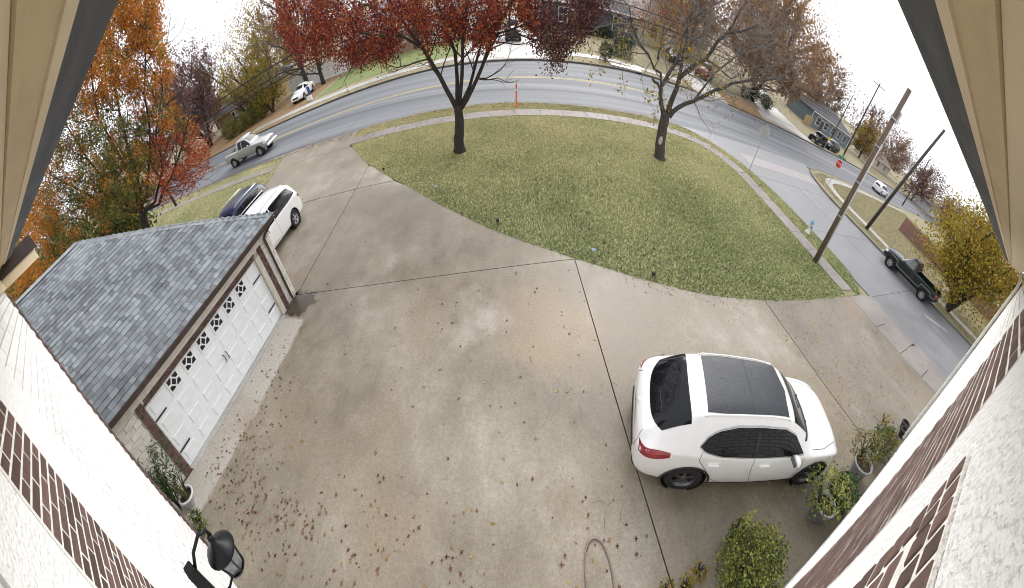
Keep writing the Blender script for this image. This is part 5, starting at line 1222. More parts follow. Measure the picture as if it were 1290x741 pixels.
# fences
def board_fence(name, label, a, b, h_, mat, bw=.28, gap=.012, group=None):
    a, b = Vector(a), Vector(b); d = b-a; L_ = d.length; o = thing(name, label, 'fence', (a.x,a.y,0), math.atan2(d.y,d.x), group)
    bm_ = [MB().box(0,bw-gap,-.012,.012,.03,h_+k).mesh('board_piece') for k in (-.02,0,.02)]
    for m_ in bm_: m_.materials.append(mat)
    for i in range(int(L_/bw)): link('board', bm_[rnd.randint(0,2)], None, o, (i*bw, rnd.uniform(-.006,.006), 0))
    for i in range(int(L_/2.4)+1): MB().box(i*2.4-.05,i*2.4+.05,.014,.11,0,h_+.03).build('post', mat, o)
    for z in (.35,h_-.3): MB().box(0,L_,.013,.05,z-.045,z+.045).build('rail', mat, o)
board_fence('white_fence', 'white board fence behind the parked white sedan', (-31.5,48.3), (-20.6,46.6), 1.75, M('white_fence_paint', (.80,.81,.82), .7, col2=(.68,.69,.70), scale=2, island=.06))
board_fence('wood_fence', 'reddish brown board fence across the side street behind the yellow tree', (41.0,15.0), (40.6,-8), 1.75, M('red_cedar', (.20,.105,.085), .85, col2=(.27,.16,.13), scale=2, island=.2), .16)
board_fence('wood_fence', 'tan wood fence beside the blue grey house', (54.5,49.5), (59.3,51.5), 1.8, M('tan_cedar', (.36,.26,.14), .85, island=.15), .2)
# hedges and bushes
def bush(name, label, loc, r, mat, n=900, size=.07, seed=1, group=None, flat=1.0, box=False, stem=True):
    T = Tree(name, label, loc, seed, BARKD, BARKD, group, 'bush'); rn = T.rn
    for k in range(7):
        a = rn.uniform(0,6.28); T.trunk.tube([(0,0,-.02),(math.cos(a)*r[0]*.3,math.sin(a)*r[1]*.3,r[2]*.7),(math.cos(a)*r[0]*.7,math.sin(a)*r[1]*.7,r[2]*1.3)], [.02,.014,.006], 5)
    pts = []
    for i in range(n//8):
        if box: p = Vector((rn.uniform(-1,1)*r[0], rn.uniform(-1,1)*r[1], rn.uniform(.05,2)*r[2])); 
        else:
            v = Vector((rn.gauss(0,1),rn.gauss(0,1),rn.gauss(0,1))).normalized()*rn.uniform(.3,1)**.4; p = Vector((v.x*r[0], v.y*r[1], r[2]*1.05+v.z*r[2]))
        if p.z > .02: pts.append(p)
    T.leaves('foliage', mat, pts, 8, size, (r[0]*.12,r[1]*.12,r[2]*.12), .2, 1.7); T.done('stems'); return T
bush('round_bush', 'small clipped round bush at the far kerb', tuple(on_z(762,76,0)), (.75,.7,.75), LEAF_DARK, 2400, .10, 3)
bush('clipped_hedge', 'square clipped hedge in front of the slate fence', tuple(on_z(782,72,0)), (1.25,.8,.85), LEAF_DARK, 5200, .10, 4, box=True)
for i, (x, y) in enumerate([(10.6,53.0),(12.6,53.1),(14.4,53.0)]): bush('foundation_bush', ['dark evergreen bush left of the slate house front door','dark evergreen bush under the main slate house window','dark evergreen bush next to the low slate fence'][i], (x,y,0), (1.0,.6,.6), LEAF_DARK, 1800, .12, 5+i, 'bushes under the slate house windows')
for i, (x, y) in enumerate([(-35,38.5),(-33.5,39.5),(-32.2,40.4),(-36.6,37.6)]): bush('wild_bush', ['overgrown olive bush below the yellow porch tree','overgrown olive bush between the two yellow trees','overgrown olive bush next to the parked white sedan','overgrown olive bush at the end of the verge by the purple tree'][i], (x,y,0), (1.3,1.2,1.0), LEAF_GREEN, 2200, .16, 15+i, 'overgrown bushes along the far verge')
for i, (x, y) in enumerate([(33.5,43.2),(36.0,44.3),(38.4,43.2),(40,46)]): bush('wild_bush', ['dark shrub by the red suv driveway under the brown tree','dark shrub at the trunk of the wide brown tree','dark shrub beside the pale drive under the brown tree','dark shrub in front of the white suv under the brown tree'][i], (x,y,0), (.9,.9,.8), LEAF_DARK, 1300, .15, 25+i, 'shrubs under the brown leaved tree')

# ------------------------------------------------------------------ poles, wires, signs, hydrant
POLE = M('weathered_pole', (.11,.075,.055), .9, col2=(.18,.13,.10), scale=5, bump=.5, bscale=20, stretch=(6,6,.6)); POLED = M('dark_pole', (.045,.04,.036), .9, col2=(.08,.07,.063), scale=5, stretch=(6,6,.6)); GALV = M('galvanised', (.45,.46,.47), .45, metal=.6)
def pole(label, base, top, r0, r1, mat, arms=(), conduit=False):
    base, top = Vector(base), Vector(top); o = thing('utility_pole', label, 'utility pole', tuple(base)); t = top-base
    MB().tube([Vector((0,0,-.3)), t*.5, t], [r0, (r0+r1)/2, r1], 12).build('shaft', mat, o, True)
    for z, ln, ang in arms:
        c = t*(z/t.z); d = Vector((math.cos(ang), math.sin(ang), 0))*ln/2
        MB().tube([c-d+Vector((0,0,.0)), c+d], .08, 6).build('crossarm', mat, o)
        for k in (-1,-.45,.45,1): MB().lathe([(.0,0),(.03,0),(.045,.05),(.03,.10),(.0,.13)], 8, tuple(c+d*k+Vector((0,0,.05)))).build('insulator', M('glazed_insulator', (.3,.3,.31), .3), o, True)
    if conduit:
        off = Vector((-.02,-.155,0)); off2 = Vector((.16,-.06,0))
        MB().tube([off+Vector((0,0,0)), off+t*.38, off+t*.72], .035, 8).build('conduit', M('pale_conduit', (.52,.53,.54), .5), o, True)
        MB().tube([off2+t*.28, off2+t*.75], .028, 8).build('conduit', M('pale_conduit', (.52,.53,.54), .5), o, True)
        for z in (.3,.5,.7,.85): MB().lathe([(r0+.012,-.03),(r0+.012,.03)], 12, tuple(t*z)).build('band', GALV, o)
        h_ = t*.88
        MB().box(h_.x+.1,h_.x+.24,h_.y-.16,h_.y+.02,h_.z-.35,h_.z+.12).build('fuse_box', M('pale_conduit', (.52,.53,.54), .5), o)
        MB().tube([h_+Vector((.12,0,.1)), h_+Vector((.35,0,.16)), h_+Vector((.45,0,.0))], .02, 6).build('bracket', GALV, o)
    return o
r1_ = ray(1146,113); g1 = on_z(1027,330,0); k1 = g1.xy.length/math.hypot(r1_.x,r1_.y)
pole('brown utility pole with pale conduits rising from the verge by the driveway apron', (g1.x,g1.y,0), (r1_.x*k1,r1_.y*k1,CAMH+r1_.z*k1), .16, .12, POLE, conduit=True)
r2_ = ray(1190,164); g2 = on_z(1091,288,0); k2 = g2.xy.length/math.hypot(r2_.x,r2_.y)
pole('dark utility pole at the sidewalk of the corner yard', (g2.x,g2.y,0), (r2_.x*k2,r2_.y*k2,CAMH+r2_.z*k2), .18, .12, POLED)
def polar(px, py, dist):
    r = ray(px, py); hz = math.hypot(r.x, r.y); return (r.x/hz*dist, r.y/hz*dist, CAMH+r.z/hz*dist)
p3 = (62.4,42.4,0); d3 = math.hypot(*p3[:2]); t3 = polar(1109,105,d3)
pole('utility pole with crossarm on the far verge near the blue grey house', p3, t3, .19, .13, POLED, arms=[(t3[2]-.45,2.8,R(122))])
pole('thin utility pole in front of the blue grey house', (58.8,44.6,0), polar(1075,120,73.8), .13, .09, POLED)
pole('distant utility pole with crossarm beyond the blue grey house', (103,66,0), polar(1103,141,122), .2, .14, POLED, arms=[(polar(1103,141,122)[2]-.6,3.4,R(122))])
pole('slim utility pole along the main road past the corner yard', (70.5,28.2,0), polar(1172,200,76), .15, .1, POLED)
pl = pole('utility pole at the left verge beside the large orange tree', (-30.9,19.6,0), (-30.9,19.6,7.6), .16, .12, POLED)
def wire(label, a, b, sag, group, r=.013):
    a, b = Vector(a), Vector(b); pts = [a.lerp(b, t/24)-Vector((0,0,sag*4*(t/24)*(1-t/24))) for t in range(25)]
    mb = MB(); mb.tube([p-a for p in pts], r, 5); o = mb.build('overhead_wire', M('black_cable', (.02,.02,.02), .7), None, loc=tuple(a)); tag(o, label, 'wire', group)
wg = 'cables across the main road'
for za, zb, sg in ((5.75,5.9,1.0),(5.15,5.4,1.05),(4.85,5.1,1.1)): wire({5.75:'topmost black cable strung over the main road in front of the far houses',5.15:'middle of three black cables strung over the main road',4.85:'lowest black cable strung over the main road'}[za], (-30.9,19.6,za), (62.4,42.4,zb), sg, wg, .032)
top1 = Vector((r1_.x*k1,r1_.y*k1,CAMH+r1_.z*k1)); top2 = Vector((r2_.x*k2,r2_.y*k2,CAMH+r2_.z*k2))
for za, zb in ((.3,.4),(1.6,1.6)): wire('cable between the brown pole and the crossarm pole', tuple(top1-Vector((0,0,za+.4))), (t3[0],t3[1],t3[2]-zb), .5, 'cables from the brown pole', .012)
wire('cable between the dark pole and the slim roadside pole', tuple(top2-Vector((0,0,1.6))), polar(1170,206,76), .6, 'cables from the dark pole', .014)

def sign_post(label, base, h_, name):
    o = thing(name, label, 'road sign', base); MB().box(-.025,.025,-.025,.025,-.2,h_).build('post', GALV, o); return o
# back of a diamond-ish triangular sign
b_ = on_z(942,219,0); sg = sign_post('plain grey back of a road sign on a thin post at the verge', (b_.x,b_.y,0), 3.05, 'road_sign')
MB().add([(-.42,.03,2.62),(0,.03,2.20),(.42,.03,2.62),(0,.03,3.08),(-.42,.045,2.62),(0,.045,2.20),(.42,.045,2.62),(0,.045,3.08)], [(0,1,2,3),(4,7,6,5),(0,4,5,1),(1,5,6,2),(2,6,7,3),(3,7,4,0)]).build('sign_plate', GALV, sg); sg.rotation_euler = (0,0,R(-38))
b_ = on_z(1040.6,236.6,0); ss = sign_post('red octagonal stop sign below green street name signs', (b_.x,b_.y,0), 3.35, 'stop_sign'); ss.rotation_euler = (0,0,R(-40))
oc = [(.38*math.cos(R(22.5+45*k)), .38*math.sin(R(22.5+45*k))) for k in range(8)]; oi_ = [(x*.93, z*.93) for x, z in oc]
MB().add([(x,-.035,2.45+z) for x,z in oc]+[(x,-.028,2.45+z) for x,z in oc], [tuple(range(8)), tuple(range(15,7,-1))]+[(i,8+i,8+(i+1)%8,(i+1)%8) for i in range(8)]).build('sign_border', M('sign_white', (.75,.75,.75), .5), ss)
MB().add([(x,-.039,2.45+z) for x,z in oi_]+[(x,-.036,2.45+z) for x,z in oi_], [tuple(range(8)), tuple(range(15,7,-1))]+[(i,8+i,8+(i+1)%8,(i+1)%8) for i in range(8)]).build('sign_plate', M('sign_red', (.50,.02,.03), .5), ss)
def text(body, size, loc, rot, mat, parent, name='lettering'):
    cu = bpy.data.curves.new(name, 'FONT'); cu.body = body; cu.size = size; cu.align_x = 'CENTER'; cu.align_y = 'CENTER'; cu.extrude = .002
    o = bpy.data.objects.new('t', cu); COL.objects.link(o); dg = bpy.context.evaluated_depsgraph_get(); me = bpy.data.meshes.new_from_object(o.evaluated_get(dg)); bpy.data.objects.remove(o)
    return link(name, me, mat, parent, loc, rot)
text('STOP', .27, (0,-.043,2.45), (R(90),0,0), MATS['sign_white'], ss)
SG = M('sign_green', (.02,.22,.12), .5)
MB().box(-.45,.45,-.012,.012,2.95,3.12).build('street_name_sign', SG, ss); MB().box(-.012,.012,-.45,.45,3.14,3.31).build('street_name_sign', SG, ss)
yb = thing('warning_sign', 'small yellow diamond sign at the far verge behind the stop sign', 'road sign', (43.0,33.9,0)); yb.location = (45.2,34.6,0)
MB().box(-.025,.025,-.025,.025,-.2,2.3).build('post', GALV, yb); MB().add([(-.32,-.035,1.95),(0,-.035,1.63),(.32,-.035,1.95),(0,-.035,2.27),(-.32,-.027,1.95),(0,-.027,1.63),(.32,-.027,1.95),(0,-.027,2.27)], [(0,1,2,3),(4,7,6,5),(0,4,5,1),(1,5,6,2),(2,6,7,3),(3,7,4,0)]).build('sign_plate', M('sign_yellow', (.6,.42,.02), .5), yb); yb.rotation_euler = (0,0,R(-45))
hb = on_z(1017,293,0); hy = thing('fire_hydrant', 'pale blue and white fire hydrant on the side street verge', 'fire hydrant', (hb.x,hb.y,0)); HW = M('hydrant_white', (.62,.64,.66), .5, var=.1); HB = M('hydrant_blue', (.10,.30,.50), .5)
MB().lathe([(0,-.05),(.17,-.05),(.17,.05),(.11,.07),(.105,.50),(.14,.52),(.14,.56),(.105,.58)], 16).build('barrel', HW, hy, True); MB().lathe([(.13,.58),(.12,.66),(.07,.73),(.03,.75),(.03,.80),(0,.80)], 16).build('bonnet', HB, hy, True)
for dx, dy in ((.16,0),(-.16,0),(0,-.17)):
    MB().tube([(dx*.4,dy*.4,.40),(dx,dy,.40)], .055, 10).build('nozzle', HB if dy else HW, hy)
om = on_z(650.5,134,0); mk = thing('marker_post', 'bright orange flexible marker post on the verge', 'marker post', (om.x,om.y,0)); ORG = M('safety_orange', (.75,.11,.03), .6)
MB().lathe([(.0,0),(.14,0),(.14,.04),(.055,.06),(.05,1.0),(.042,1.15),(.0,1.17)], 12).build('tube', ORG, mk, True); MB().lathe([(.052,.80),(.052,.90)], 12).build('reflective_band', M('sign_white', (.75,.75,.75), .5), mk)
fl = on_z(391,127,0); yf = thing('yard_flag', 'blue and white yard flag beside the parked white sedan', 'flag', (fl.x,fl.y,0)); MB().tube([(0,0,0),(0,0,1.5)], .02, 6).build('pole', GALV, yf); MB().add([(0,0,1.45),(.35,.05,1.35),(.4,0,.6),(.05,0,.7)], [(0,1,2,3)]).build('cloth', M('blue_cloth', (.03,.06,.30), .8), yf); MB().box(-.3,.35,-.12,.12,.05,.5).build('board', M('sign_white', (.75,.75,.75), .5), yf)
pj = on_z(730,54,0); pt = thing('yard_post', 'dark square post with stones at its foot before the slate house', 'post', (pj.x,pj.y,0)); MB().box(-.35,.35,-.35,.35,0,3.0).build('shaft', M('dark_post', (.06,.065,.07), .8), pt)
for k in range(9): a = k*.7; MB().blob((math.cos(a)*.75,math.sin(a)*.6,.1),(.22,.2,.15),7,5,.15).build('stone', M('pale_stone', (.4,.38,.35), .9, var=.2), pt, True)
MB().box(-.6,.6,-.2,.2,0,.02) if False else None
st_in = thing('storm_inlet', 'dark storm drain inlet in the far kerb', 'drain', (12.55,36.05,0)); MB().box(-1.55,1.55,-.16,.5,-.10,.0).build('throat', M('inlet_dark', (.01,.01,.01), .9), st_in); MB().box(-1.7,1.7,-.1,1.0,.015,.10).build('lid', PALE, st_in); st_in.rotation_euler = (0,0,R(-6))

# ------------------------------------------------------------------ near details
# wall lantern
lt = thing('wall_lantern', 'black iron coach lantern hanging from the white wall', 'lamp', (-2.86,-.045,2.60), -HR)
lt.scale = (1.15,1.1,1.1); LI = M('lantern_iron', (.008,.009,.011), .4, spec=.25); LG = M('lantern_glass', (.22,.23,.24), .12, col2=(.10,.10,.11), scale=8, spec=.6)
MB().cbox(-.055,.055,-.255,-.13,-.30,.36,.01).build('back_plate', LI, lt)
MB().tube([(0,-.15,.25),(0,-.06,.40),(0,.06,.46),(0,.13,.42),(0,.14,.32)], .017, 8).build('arm', LI, lt, True)
MB().tube([(0,-.15,-.22),(0,-.04,-.27),(0,.06,-.22),(0,.05,-.15)], .013, 8).build('scroll', LI, lt, True)
MB().lathe([(.0,.34),(.025,.33),(.03,.29),(.018,.27),(.035,.25),(.05,.22),(.105,.17),(.15,.12),(.158,.10),(.15,.085),(.0,.085)], 20, (0,.12,0)).build('roof', LI, lt, True)
MB().lathe([(.125,.085),(.088,-.20),(.0,-.20)], 6, (0,.12,0)).build('glass', LG, lt)
for k in range(6):
    a = 2*math.pi*k/6; MB().tube([(.128*math.cos(a),.12+.128*math.sin(a),.085),(.09*math.cos(a),.12+.09*math.sin(a),-.20)], .009, 5).build('bar', LI, lt)
MB().lathe([(.10,-.19),(.10,-.215),(.05,-.235),(.02,-.28),(.028,-.30),(.0,-.33)], 16, (0,.12,0)).build('finial', LI, lt, True)

# pots with plants
POTW = M('white_pot', (.66,.66,.65), .5, col2=(.5,.5,.49), scale=6); POTS = M('speckled_pot', (.45,.45,.46), .7, col2=(.22,.22,.23), scale=30, detail=2); SOIL = M('potting_soil', (.05,.035,.025), .95, var=.3, scale=10)
def pot(name, label, loc, r, hh, mat, rim=.02, group=None):
    o = thing(name, label, 'plant pot', loc, 0, group)
    MB().lathe([(0,0),(r*.66,0),(r*.70,.01),(r*.97,hh-.05),(r+rim,hh-.045),(r+rim,hh),(r-.02,hh),(r*.92,hh-.07)], 24).build('pot', mat, o, True); MB().lathe([(0,hh-.07),(r*.92,hh-.07)], 24).build('soil', SOIL, o); return o
def blades(name, label, loc, n, ln, wd, mat, spread, seed, up=1.2):
    rn = random.Random(seed); o = thing(name, label, 'plant', loc)
    for i in range(n):
        a = rn.uniform(0,6.28); sp = rn.uniform(.1,spread); l = ln*rn.uniform(.6,1.1); d = Vector((math.cos(a)*sp, math.sin(a)*sp, up)).normalized(); sd = d.cross(Vector((0,0,1))).normalized(); vs = []; b = Vector((math.cos(a)*.05, math.sin(a)*.05, 0))
        for k in range(6):
            t = k/5; p = b+d*l*t+Vector((math.cos(a),math.sin(a),0))*spread*.25*l*t*t-Vector((0,0,.12*spread*l*t*t)); w_ = wd*(1-t)**.6*(.6+.8*t*(1-t)); tw = sd*math.cos(t*.8)+d.cross(sd)*math.sin(t*.8); vs += [p+tw*w_/2, p-tw*w_/2]
        MB().add(vs, [(2*k,2*k+1,2*k+3,2*k+2) for k in range(5)]).build('leaf', mat, o, True)
    return o
SNAKE = M('snake_plant_leaf', (.05,.075,.025), .5, col2=(.16,.17,.06), scale=14, stretch=(1,1,3))
pot('plant_pot', 'white round pot holding a snake plant beside the garage door', (-6.45,.40,0), .19, .30, POTW); blades('snake_plant', 'dark green snake plant with upright blades in the white pot', (-6.45,.40,.24), 22, .72, .055, SNAKE, .35, 4)
# tall feathery shrub by the garage wall
T = Tree('feathery_shrub', 'tall thin feathery green shrub against the garage wall', (-6.62,.15,0), 77, BARKD, BARKD, None, 'bush'); FT = M_leaf('fern_leaves', [(.02,.045,.015),(.045,.085,.02),(.10,.13,.04)], transl=.2); pts = []
for k in range(13):
    a = T.rn.uniform(0,6.28); hh = T.rn.uniform(.8,1.95); r_ = T.rn.uniform(.15,.62)
    p = [Vector((0,0,0)), Vector((math.cos(a)*r_*.2,math.sin(a)*r_*.2+.05,hh*.6)), Vector((math.cos(a)*r_*.7,math.sin(a)*r_*.8+.35*hh*.5,hh))]
    T.trunk.tube(p, [.012,.008,.004], 5); q = seg_path(p, 12, T.rn, .01); pts += q[8:]
T.leaves('foliage', FT, pts, 5, .10, (.045,.045,.045), .1, 4.5); T.done('stems')
for i, (px, py) in enumerate([(250,655),(257,668)]):
    g_ = on_z(px, py, 0); bush('weed', 'small green weed at the foot of the white wall', (g_.x,max(g_.y,.12),0), (.14,.12,.13), LEAF_BUSH, 160, .06, 200+i, 'weeds at the wall foot')
# right side: shrubs in pots along the wall
pot('plant_pot', 'grey speckled pot holding a broad yellow-green shrub near the car wheel', (5.65,.12,0), .23, .42, POTS)
bush('potted_shrub', 'broad yellow-green shrub in the speckled pot near the car wheel', (5.55,.25,.38), (.58,.48,.38), M_leaf('pale_shrub_leaves', [(.06,.09,.02),(.14,.18,.04),(.26,.28,.07),(.38,.36,.10)], transl=.3), 850, .062, 301)
pot('plant_pot', 'grey speckled pot leaning by the wall with dry leaves', (7.35,.10,0), .26, .46, POTS); bush('potted_shrub', 'thin yellowing shrub in the leaning pot', (7.45,.28,.42), (.48,.40,.36), M_leaf('thin_shrub_leaves', [(.06,.07,.02),(.14,.13,.04),(.26,.20,.06)], transl=.2), 700, .055, 302)
bush('green_shrub', 'fresh green shrub growing between the two speckled pots', (6.35,.02,0), (.42,.34,.36), M_leaf('fresh_green_leaves', [(.02,.05,.018),(.04,.09,.025),(.09,.14,.04)], transl=.2), 1300, .06, 303)
bush('green_shrub', 'green shrub beyond the leaning pot', (8.6,.05,0), (.62,.42,.42), LEAF_BUSH, 1500, .06, 304)
pot('plant_pot', 'small white pot beside the green shrub', (8.25,.15,0), .15, .28, POTW)
bush('red_flowers', 'small plant with dark red flowers by the wall', (9.5,-.05,0), (.25,.22,.16), M_leaf('red_petals', [(.16,.01,.02),(.32,.03,.05),(.05,.08,.03)], transl=.1), 320, .06, 305)
for i, (x, y) in enumerate([(10.2,-.22),(10.55,-.12)]): pot('plant_pot', 'empty black nursery pot on the driveway at the house corner', (x,y,0), .15, .26, PLASTIC, .015, 'black nursery pots')
bush('weed', 'yellowish weed growing at the house corner', (9.9,.45,0), (.25,.22,.14), LEAF_YELLOW, 160, .05, 306)
# big foreground bush with a long shoot
B = bush('foreground_bush', 'dense rounded green bush below the wall window', (3.62,.25,0), (.66,.50,.40), MATS['pale_shrub_leaves'], 5200, .048, 307)
bush('foreground_bush', 'long leafy shoot rising from the edge of the dense bush', (3.55,.72,0), (.09,.14,.55), MATS['pale_shrub_leaves'], 420, .048, 308)
for i, (x, y) in enumerate([(2.25,.60),(2.55,.55),(2.85,.62)]): bush('weed', 'sparse yellow-green weed at the slab joint', (x,y,0), (.14,.12,.12), LEAF_YELLOW, 90, .05, 310+i, 'weeds at the slab joint')
# hose loop
HO = M('pink_hose', (.24,.165,.155), .5, var=.15); hp_ = [(1.06,.55),(1.07,.9),(1.09,1.2),(1.16,1.42),(1.30,1.50),(1.43,1.42),(1.50,1.2),(1.50,.9),(1.45,.6)]
o = MB().tube([(x-1.3,y-1.0,.018) for x,y in smooth_path(hp_,2)], .0135, 8).build('garden_hose', HO, None, True, (1.3,1.0,0)); tag(o, 'dull pink garden hose looped on the driveway', 'hose')
# small things along the lawn edge
for i, (px, py) in enumerate([(484,217),(627,283),(822,350)]):
    g_ = on_z(px, py, 0); s_ = thing('path_light', ['short black garden light by the pale far slab of the drive','short black garden light midway along the curved lawn edge','short black garden light at the lawn edge facing the white car'][i], 'garden light', (g_.x,g_.y,0), 0, 'black lights along the lawn edge')
    MB().tube([(0,0,-.05),(0,0,.16)], .012, 6).build('stake', PLASTIC, s_); MB().lathe([(.0,.21),(.05,.20),(.07,.16),(.05,.14),(.045,.10),(0,.10)], 12).build('head', PLASTIC, s_, True)
for i, (px, py) in enumerate([(551,245),(746,326)]):
    g_ = on_z(px, py, 0); s_ = thing('flower_stake', ['thin stake with pale blue flower between two garden lights','thin stake with pale blue flower next to the meeting slab joints'][i], 'garden stake', (g_.x,g_.y,0), 0, 'pale blue garden stakes'); MB().tube([(0,0,-.05),(.01,0,.30)], .007, 5).build('stake', GALV, s_)
    for k in range(5): a = k*1.256; MB().blob((.045*math.cos(a),.045*math.sin(a),.31),(.035,.035,.015),7,5,0).build('petal', M('pale_blue', (.30,.36,.55), .6), s_, True)

# ------------------------------------------------------------------ fallen leaves and grass
ng = np.random.default_rng(5)
def litter(name, label, pts, size, mat, z=.004, lobed=True):
    """flat curled leaves: an eight-pointed outline fanned from the middle"""
    n = len(pts); k = 8; th = ng.uniform(0,2*np.pi,n); L_ = size*ng.uniform(.55,1.3,n)
    ang = np.linspace(0,2*np.pi,k,endpoint=False); rad = np.where(np.arange(k)%2 == 0, 1.0, .42 if lobed else .85); rad[0] = 1.3
    x = rad*np.cos(ang); y = rad*np.sin(ang)*(.75 if lobed else .45)
    ct, st_ = np.cos(th)[:,None], np.sin(th)[:,None]; X = (x*ct-y*st_)*L_[:,None]*.5; Y = (x*st_+y*ct)*L_[:,None]*.5
    Z = np.abs(ng.normal(0,.10,(n,k)))*L_[:,None]+z
    v = np.zeros((n,k+1,3)); v[:,:k,0] = X+pts[:,0:1]; v[:,:k,1] = Y+pts[:,1:2]; v[:,:k,2] = Z+pts[:,2:3]; v[:,k,0] = pts[:,0]; v[:,k,1] = pts[:,1]; v[:,k,2] = pts[:,2]+z+.03*L_
    base = (np.arange(n)*(k+1))[:,None,None]; f = np.stack([np.arange(k), (np.arange(k)+1)%k, np.full(k,k)],1)[None]; fl_ = (base+f).reshape(-1)
    o = link(name, fast_mesh(name, v.reshape(-1,3), fl_, 3), mat); tag(o, label, 'leaves', kind='stuff'); return o
LB = M_leaf('fallen_leaf_brown', [(.055,.030,.018),(.10,.05,.03),(.16,.075,.04),(.22,.11,.05),(.30,.20,.08)], transl=0); LY = M_leaf('fallen_leaf_yellow', [(.20,.14,.04),(.36,.28,.06),(.45,.36,.09),(.15,.09,.04)], transl=0)
def scatter(n, fx, fy): return np.stack([fx(n), fy(n), np.zeros(n)], 1)
def on_drive(p):
    """keep points on the concrete, away from the lawn"""
    le = np.array([q[:2] for q in lawn_edge]); le = le[np.argsort(le[:,0])]; ymax = np.interp(p[:,0], le[:,0], le[:,1]); ok = (p[:,1] < ymax-.03) & (p[:,1] > .05) & ((p[:,0] > -6.95) | (p[:,1] > 7)) & (p[:,0] < 16.9); return p[ok]
cl = []
for cx, cy, n, s_ in [(-5.4,1.2,75,.45),(-4.7,1.0,40,.3),(-4.1,1.2,22,.22),(-3.45,1.35,22,.2),(-2.55,1.9,7,.12),(-5.9,2.3,50,.4),(-6.15,3.6,40,.4),(-5.2,2.2,24,.4),(-3.8,.8,26,.3),(-2.9,.9,14,.25),(-2.2,1.2,10,.15),(-6.3,1.5,25,.25),(-6.4,4.6,16,.4),(-1.0,1.2,12,.3),(-.6,.95,10,.25)]:
    cl.append(np.stack([ng.normal(cx,s_,n), ng.normal(cy,s_,n), np.zeros(n)],1))
cl.append(scatter(150, lambda n: ng.uniform(-6.8,2.2,n), lambda n: ng.uniform(.1,1,n)**1.3*7.6)); cl.append(scatter(45, lambda n: ng.uniform(-3,2.2,n), lambda n: ng.uniform(.8,2.4,n)))
cl.append(scatter(140, lambda n: ng.uniform(-15,-1,n), lambda n: ng.uniform(8,19,n)))
litter('fallen_leaves', 'brown oak leaves scattered over the driveway by the garage', on_drive(np.concatenate(cl)), .072, LB)
cy_ = [scatter(110, lambda n: ng.uniform(-1,8.5,n), lambda n: ng.uniform(.2,6.8,n)), scatter(420, lambda n: ng.uniform(8.3,14.4,n), lambda n: ng.uniform(.1,5.6,n)), np.stack([ng.normal(9.1,.5,160), ng.uniform(.3,5.5,160), np.zeros(160)],1), np.stack([ng.uniform(4.5,9,130), ng.normal(.75,.35,130), np.zeros(130)],1)]
litter('fallen_leaves', 'small yellow leaves scattered about the white car and apron', on_drive(np.concatenate(cy_)), .06, LY, lobed=False)
cb = [scatter(750, lambda n: ng.uniform(8.3,14.4,n), lambda n: ng.uniform(.1,5.6,n)), np.stack([ng.uniform(3.5,14.0,260), np.interp(np.zeros(260),[0],[0])+0, np.zeros(260)],1)]
le_ = np.array([q[:2] for q in lawn_edge]); le_ = le_[np.argsort(le_[:,0])]; cb[1][:,1] = np.interp(cb[1][:,0], le_[:,0], le_[:,1])-np.abs(ng.normal(0,.25,260))-.04
litter('fallen_leaves', 'brown leaf fragments over the stained slab beside the side street', on_drive(np.concatenate(cb)), .055, LB)
# leaves on roof and gutter of the garage
n = 26; s_ = ng.uniform(0,1,n)**2*2.2; yy = ng.uniform(.2,6.0,n); P3 = np.stack([-7.05+EXF+su.x*s_, yy, EZ+su.z*s_+.03],1); litter('fallen_leaves', 'pale brown leaves stuck to the garage shingles', P3, .11, M_leaf('roof_leaves', [(.22,.15,.12),(.30,.20,.16),(.36,.27,.22)], transl=0), .03)

GRASS = M_leaf('grass_blades', [(.04,.06,.015),(.165,.25,.068),(.305,.38,.135),(.54,.50,.25),(.77,.67,.40)], transl=.15, nscale=.30, namp=.16, ygrad=(7,18,-.12,.30))
def sw_dist(x, y):
    pth = np.array([q[:2] for q in sw_path]); d = np.full(x.shape, 1e9)
    for a, b in zip(pth, pth[1:]):
        ab = b-a; t = np.clip(((x-a[0])*ab[0]+(y-a[1])*ab[1])/max(1e-9,ab@ab),0,1); d = np.minimum(d, np.hypot(x-a[0]-t*ab[0], y-a[1]-t*ab[1]))
    return d
def grass(name, label, poly, n, hgt, wd, mat, avoid=None, z0=-.01, dens=None):
    xs = [p[0] for p in poly]; ys = [p[1] for p in poly]; x = ng.uniform(min(xs),max(xs),n); y = ng.uniform(min(ys),max(ys),n); ok = pip(poly, x, y)
    if avoid is not None: ok &= avoid(x, y)
    x, y = x[ok], y[ok]; n = len(x); th = ng.uniform(0,2*np.pi,n); h_ = hgt*ng.uniform(.5,1.3,n); ln_ = ng.uniform(.4,1.6,n)*h_; w_ = wd*ng.uniform(.6,1.4,n); ph = th+ng.normal(0,.4,n)+np.pi/2
    b = np.stack([x,y,np.full(n,z0)],1); dx = np.stack([np.cos(th),np.sin(th),np.zeros(n)],1)*w_[:,None]; tip = b+np.stack([np.cos(ph)*ln_,np.sin(ph)*ln_,h_],1)
    v = np.stack([b-dx,b+dx,tip],1).reshape(-1,3); o = link(name, fast_mesh(name, v, np.arange(3*n), 3), mat); tag(o, label, 'grass', kind='stuff')
grass('grass', 'dormant olive and straw coloured lawn grass', lawn_poly, 420000, .055, .019, GRASS, lambda x, y: sw_dist(x, y) > .52)
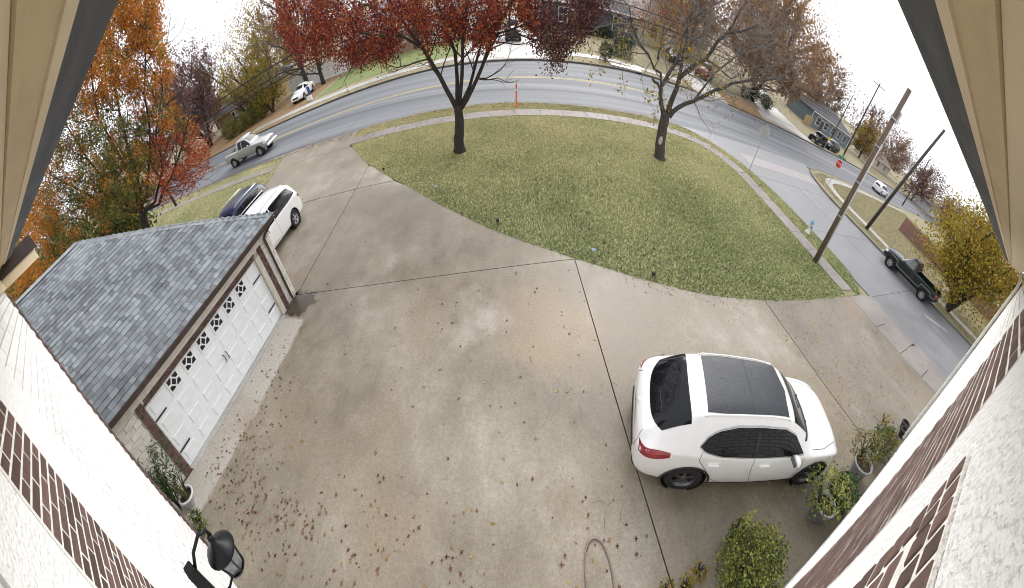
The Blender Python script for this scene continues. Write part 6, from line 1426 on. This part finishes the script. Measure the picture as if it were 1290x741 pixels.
GRASS2 = M_leaf('dry_grass_blades', [(.14,.14,.05),(.24,.21,.09),(.34,.29,.14),(.42,.36,.19)], transl=.1)
grass('grass', 'dry straw grass of the corner yard', [(26.5,-10),(26.6,14),(28.5,21.5),(32,23),(60,24.4),(60,-10)], 120000, .07, .025, GRASS2)
grass('grass', 'rough grass of the side yard by the driveway', [(-15.5,7),(-15.5,18),(-16.6,21),(-40,21.4),(-40,2)], 90000, .07, .022, GRASS)
# leaves lying in the grass, along kerbs and verges
def keep(p, f): return p[f(p)]
p_ = scatter(9000, lambda n: ng.uniform(-10,17,n), lambda n: ng.uniform(5.5,22.8,n)); p_ = p_[pip(lawn_poly, p_[:,0], p_[:,1])]; p_ = p_[ng.uniform(0,1,len(p_)) < np.clip((p_[:,1]-4)/16,.12,1)]; p_[:,2] = .05
litter('fallen_leaves', 'brown leaves lying in the lawn grass', p_, .085, LB, .01)
kp = np.array([(-37,21.3),(-20,21.2),(-9.9,21.3),(-5,22.0),(0,22.3),(6,22.1),(11,21.9)]); xx = ng.uniform(-30,12,3200); q_ = np.stack([xx, np.interp(xx,kp[:,0],kp[:,1])+ng.normal(.0,.40,3200), np.full(3200,.01)],1); litter('fallen_leaves', 'brown leaves gathered along the near kerb of the main road', q_, .10, LB, .012)
sp_ = np.array([q[:2] for q in sw_path]); ii = ng.integers(0,len(sp_)-1,900); tt = ng.uniform(0,1,900)[:,None]; q_ = np.concatenate([sp_[ii]*(1-tt)+sp_[ii+1]*tt+ng.normal(0,.3,(900,2)), np.full((900,1),.03)],1); litter('fallen_leaves', 'brown leaves lying along the lawn sidewalk', q_, .075, LB, .006)
kf = np.array(far[::-1]); xx = np.concatenate([ng.uniform(-40,20,1300), ng.uniform(19,40,1500)]); q_ = np.stack([xx, np.interp(xx,kf[:,0],kf[:,1])+np.abs(ng.normal(0,.9,2800))+.05, np.full(2800,.02)],1); litter('fallen_leaves', 'orange brown leaves banked along the far kerb', q_, .14, M_leaf('far_fallen_leaf', [(.16,.07,.03),(.27,.13,.05),(.38,.22,.08)], transl=0), .012)
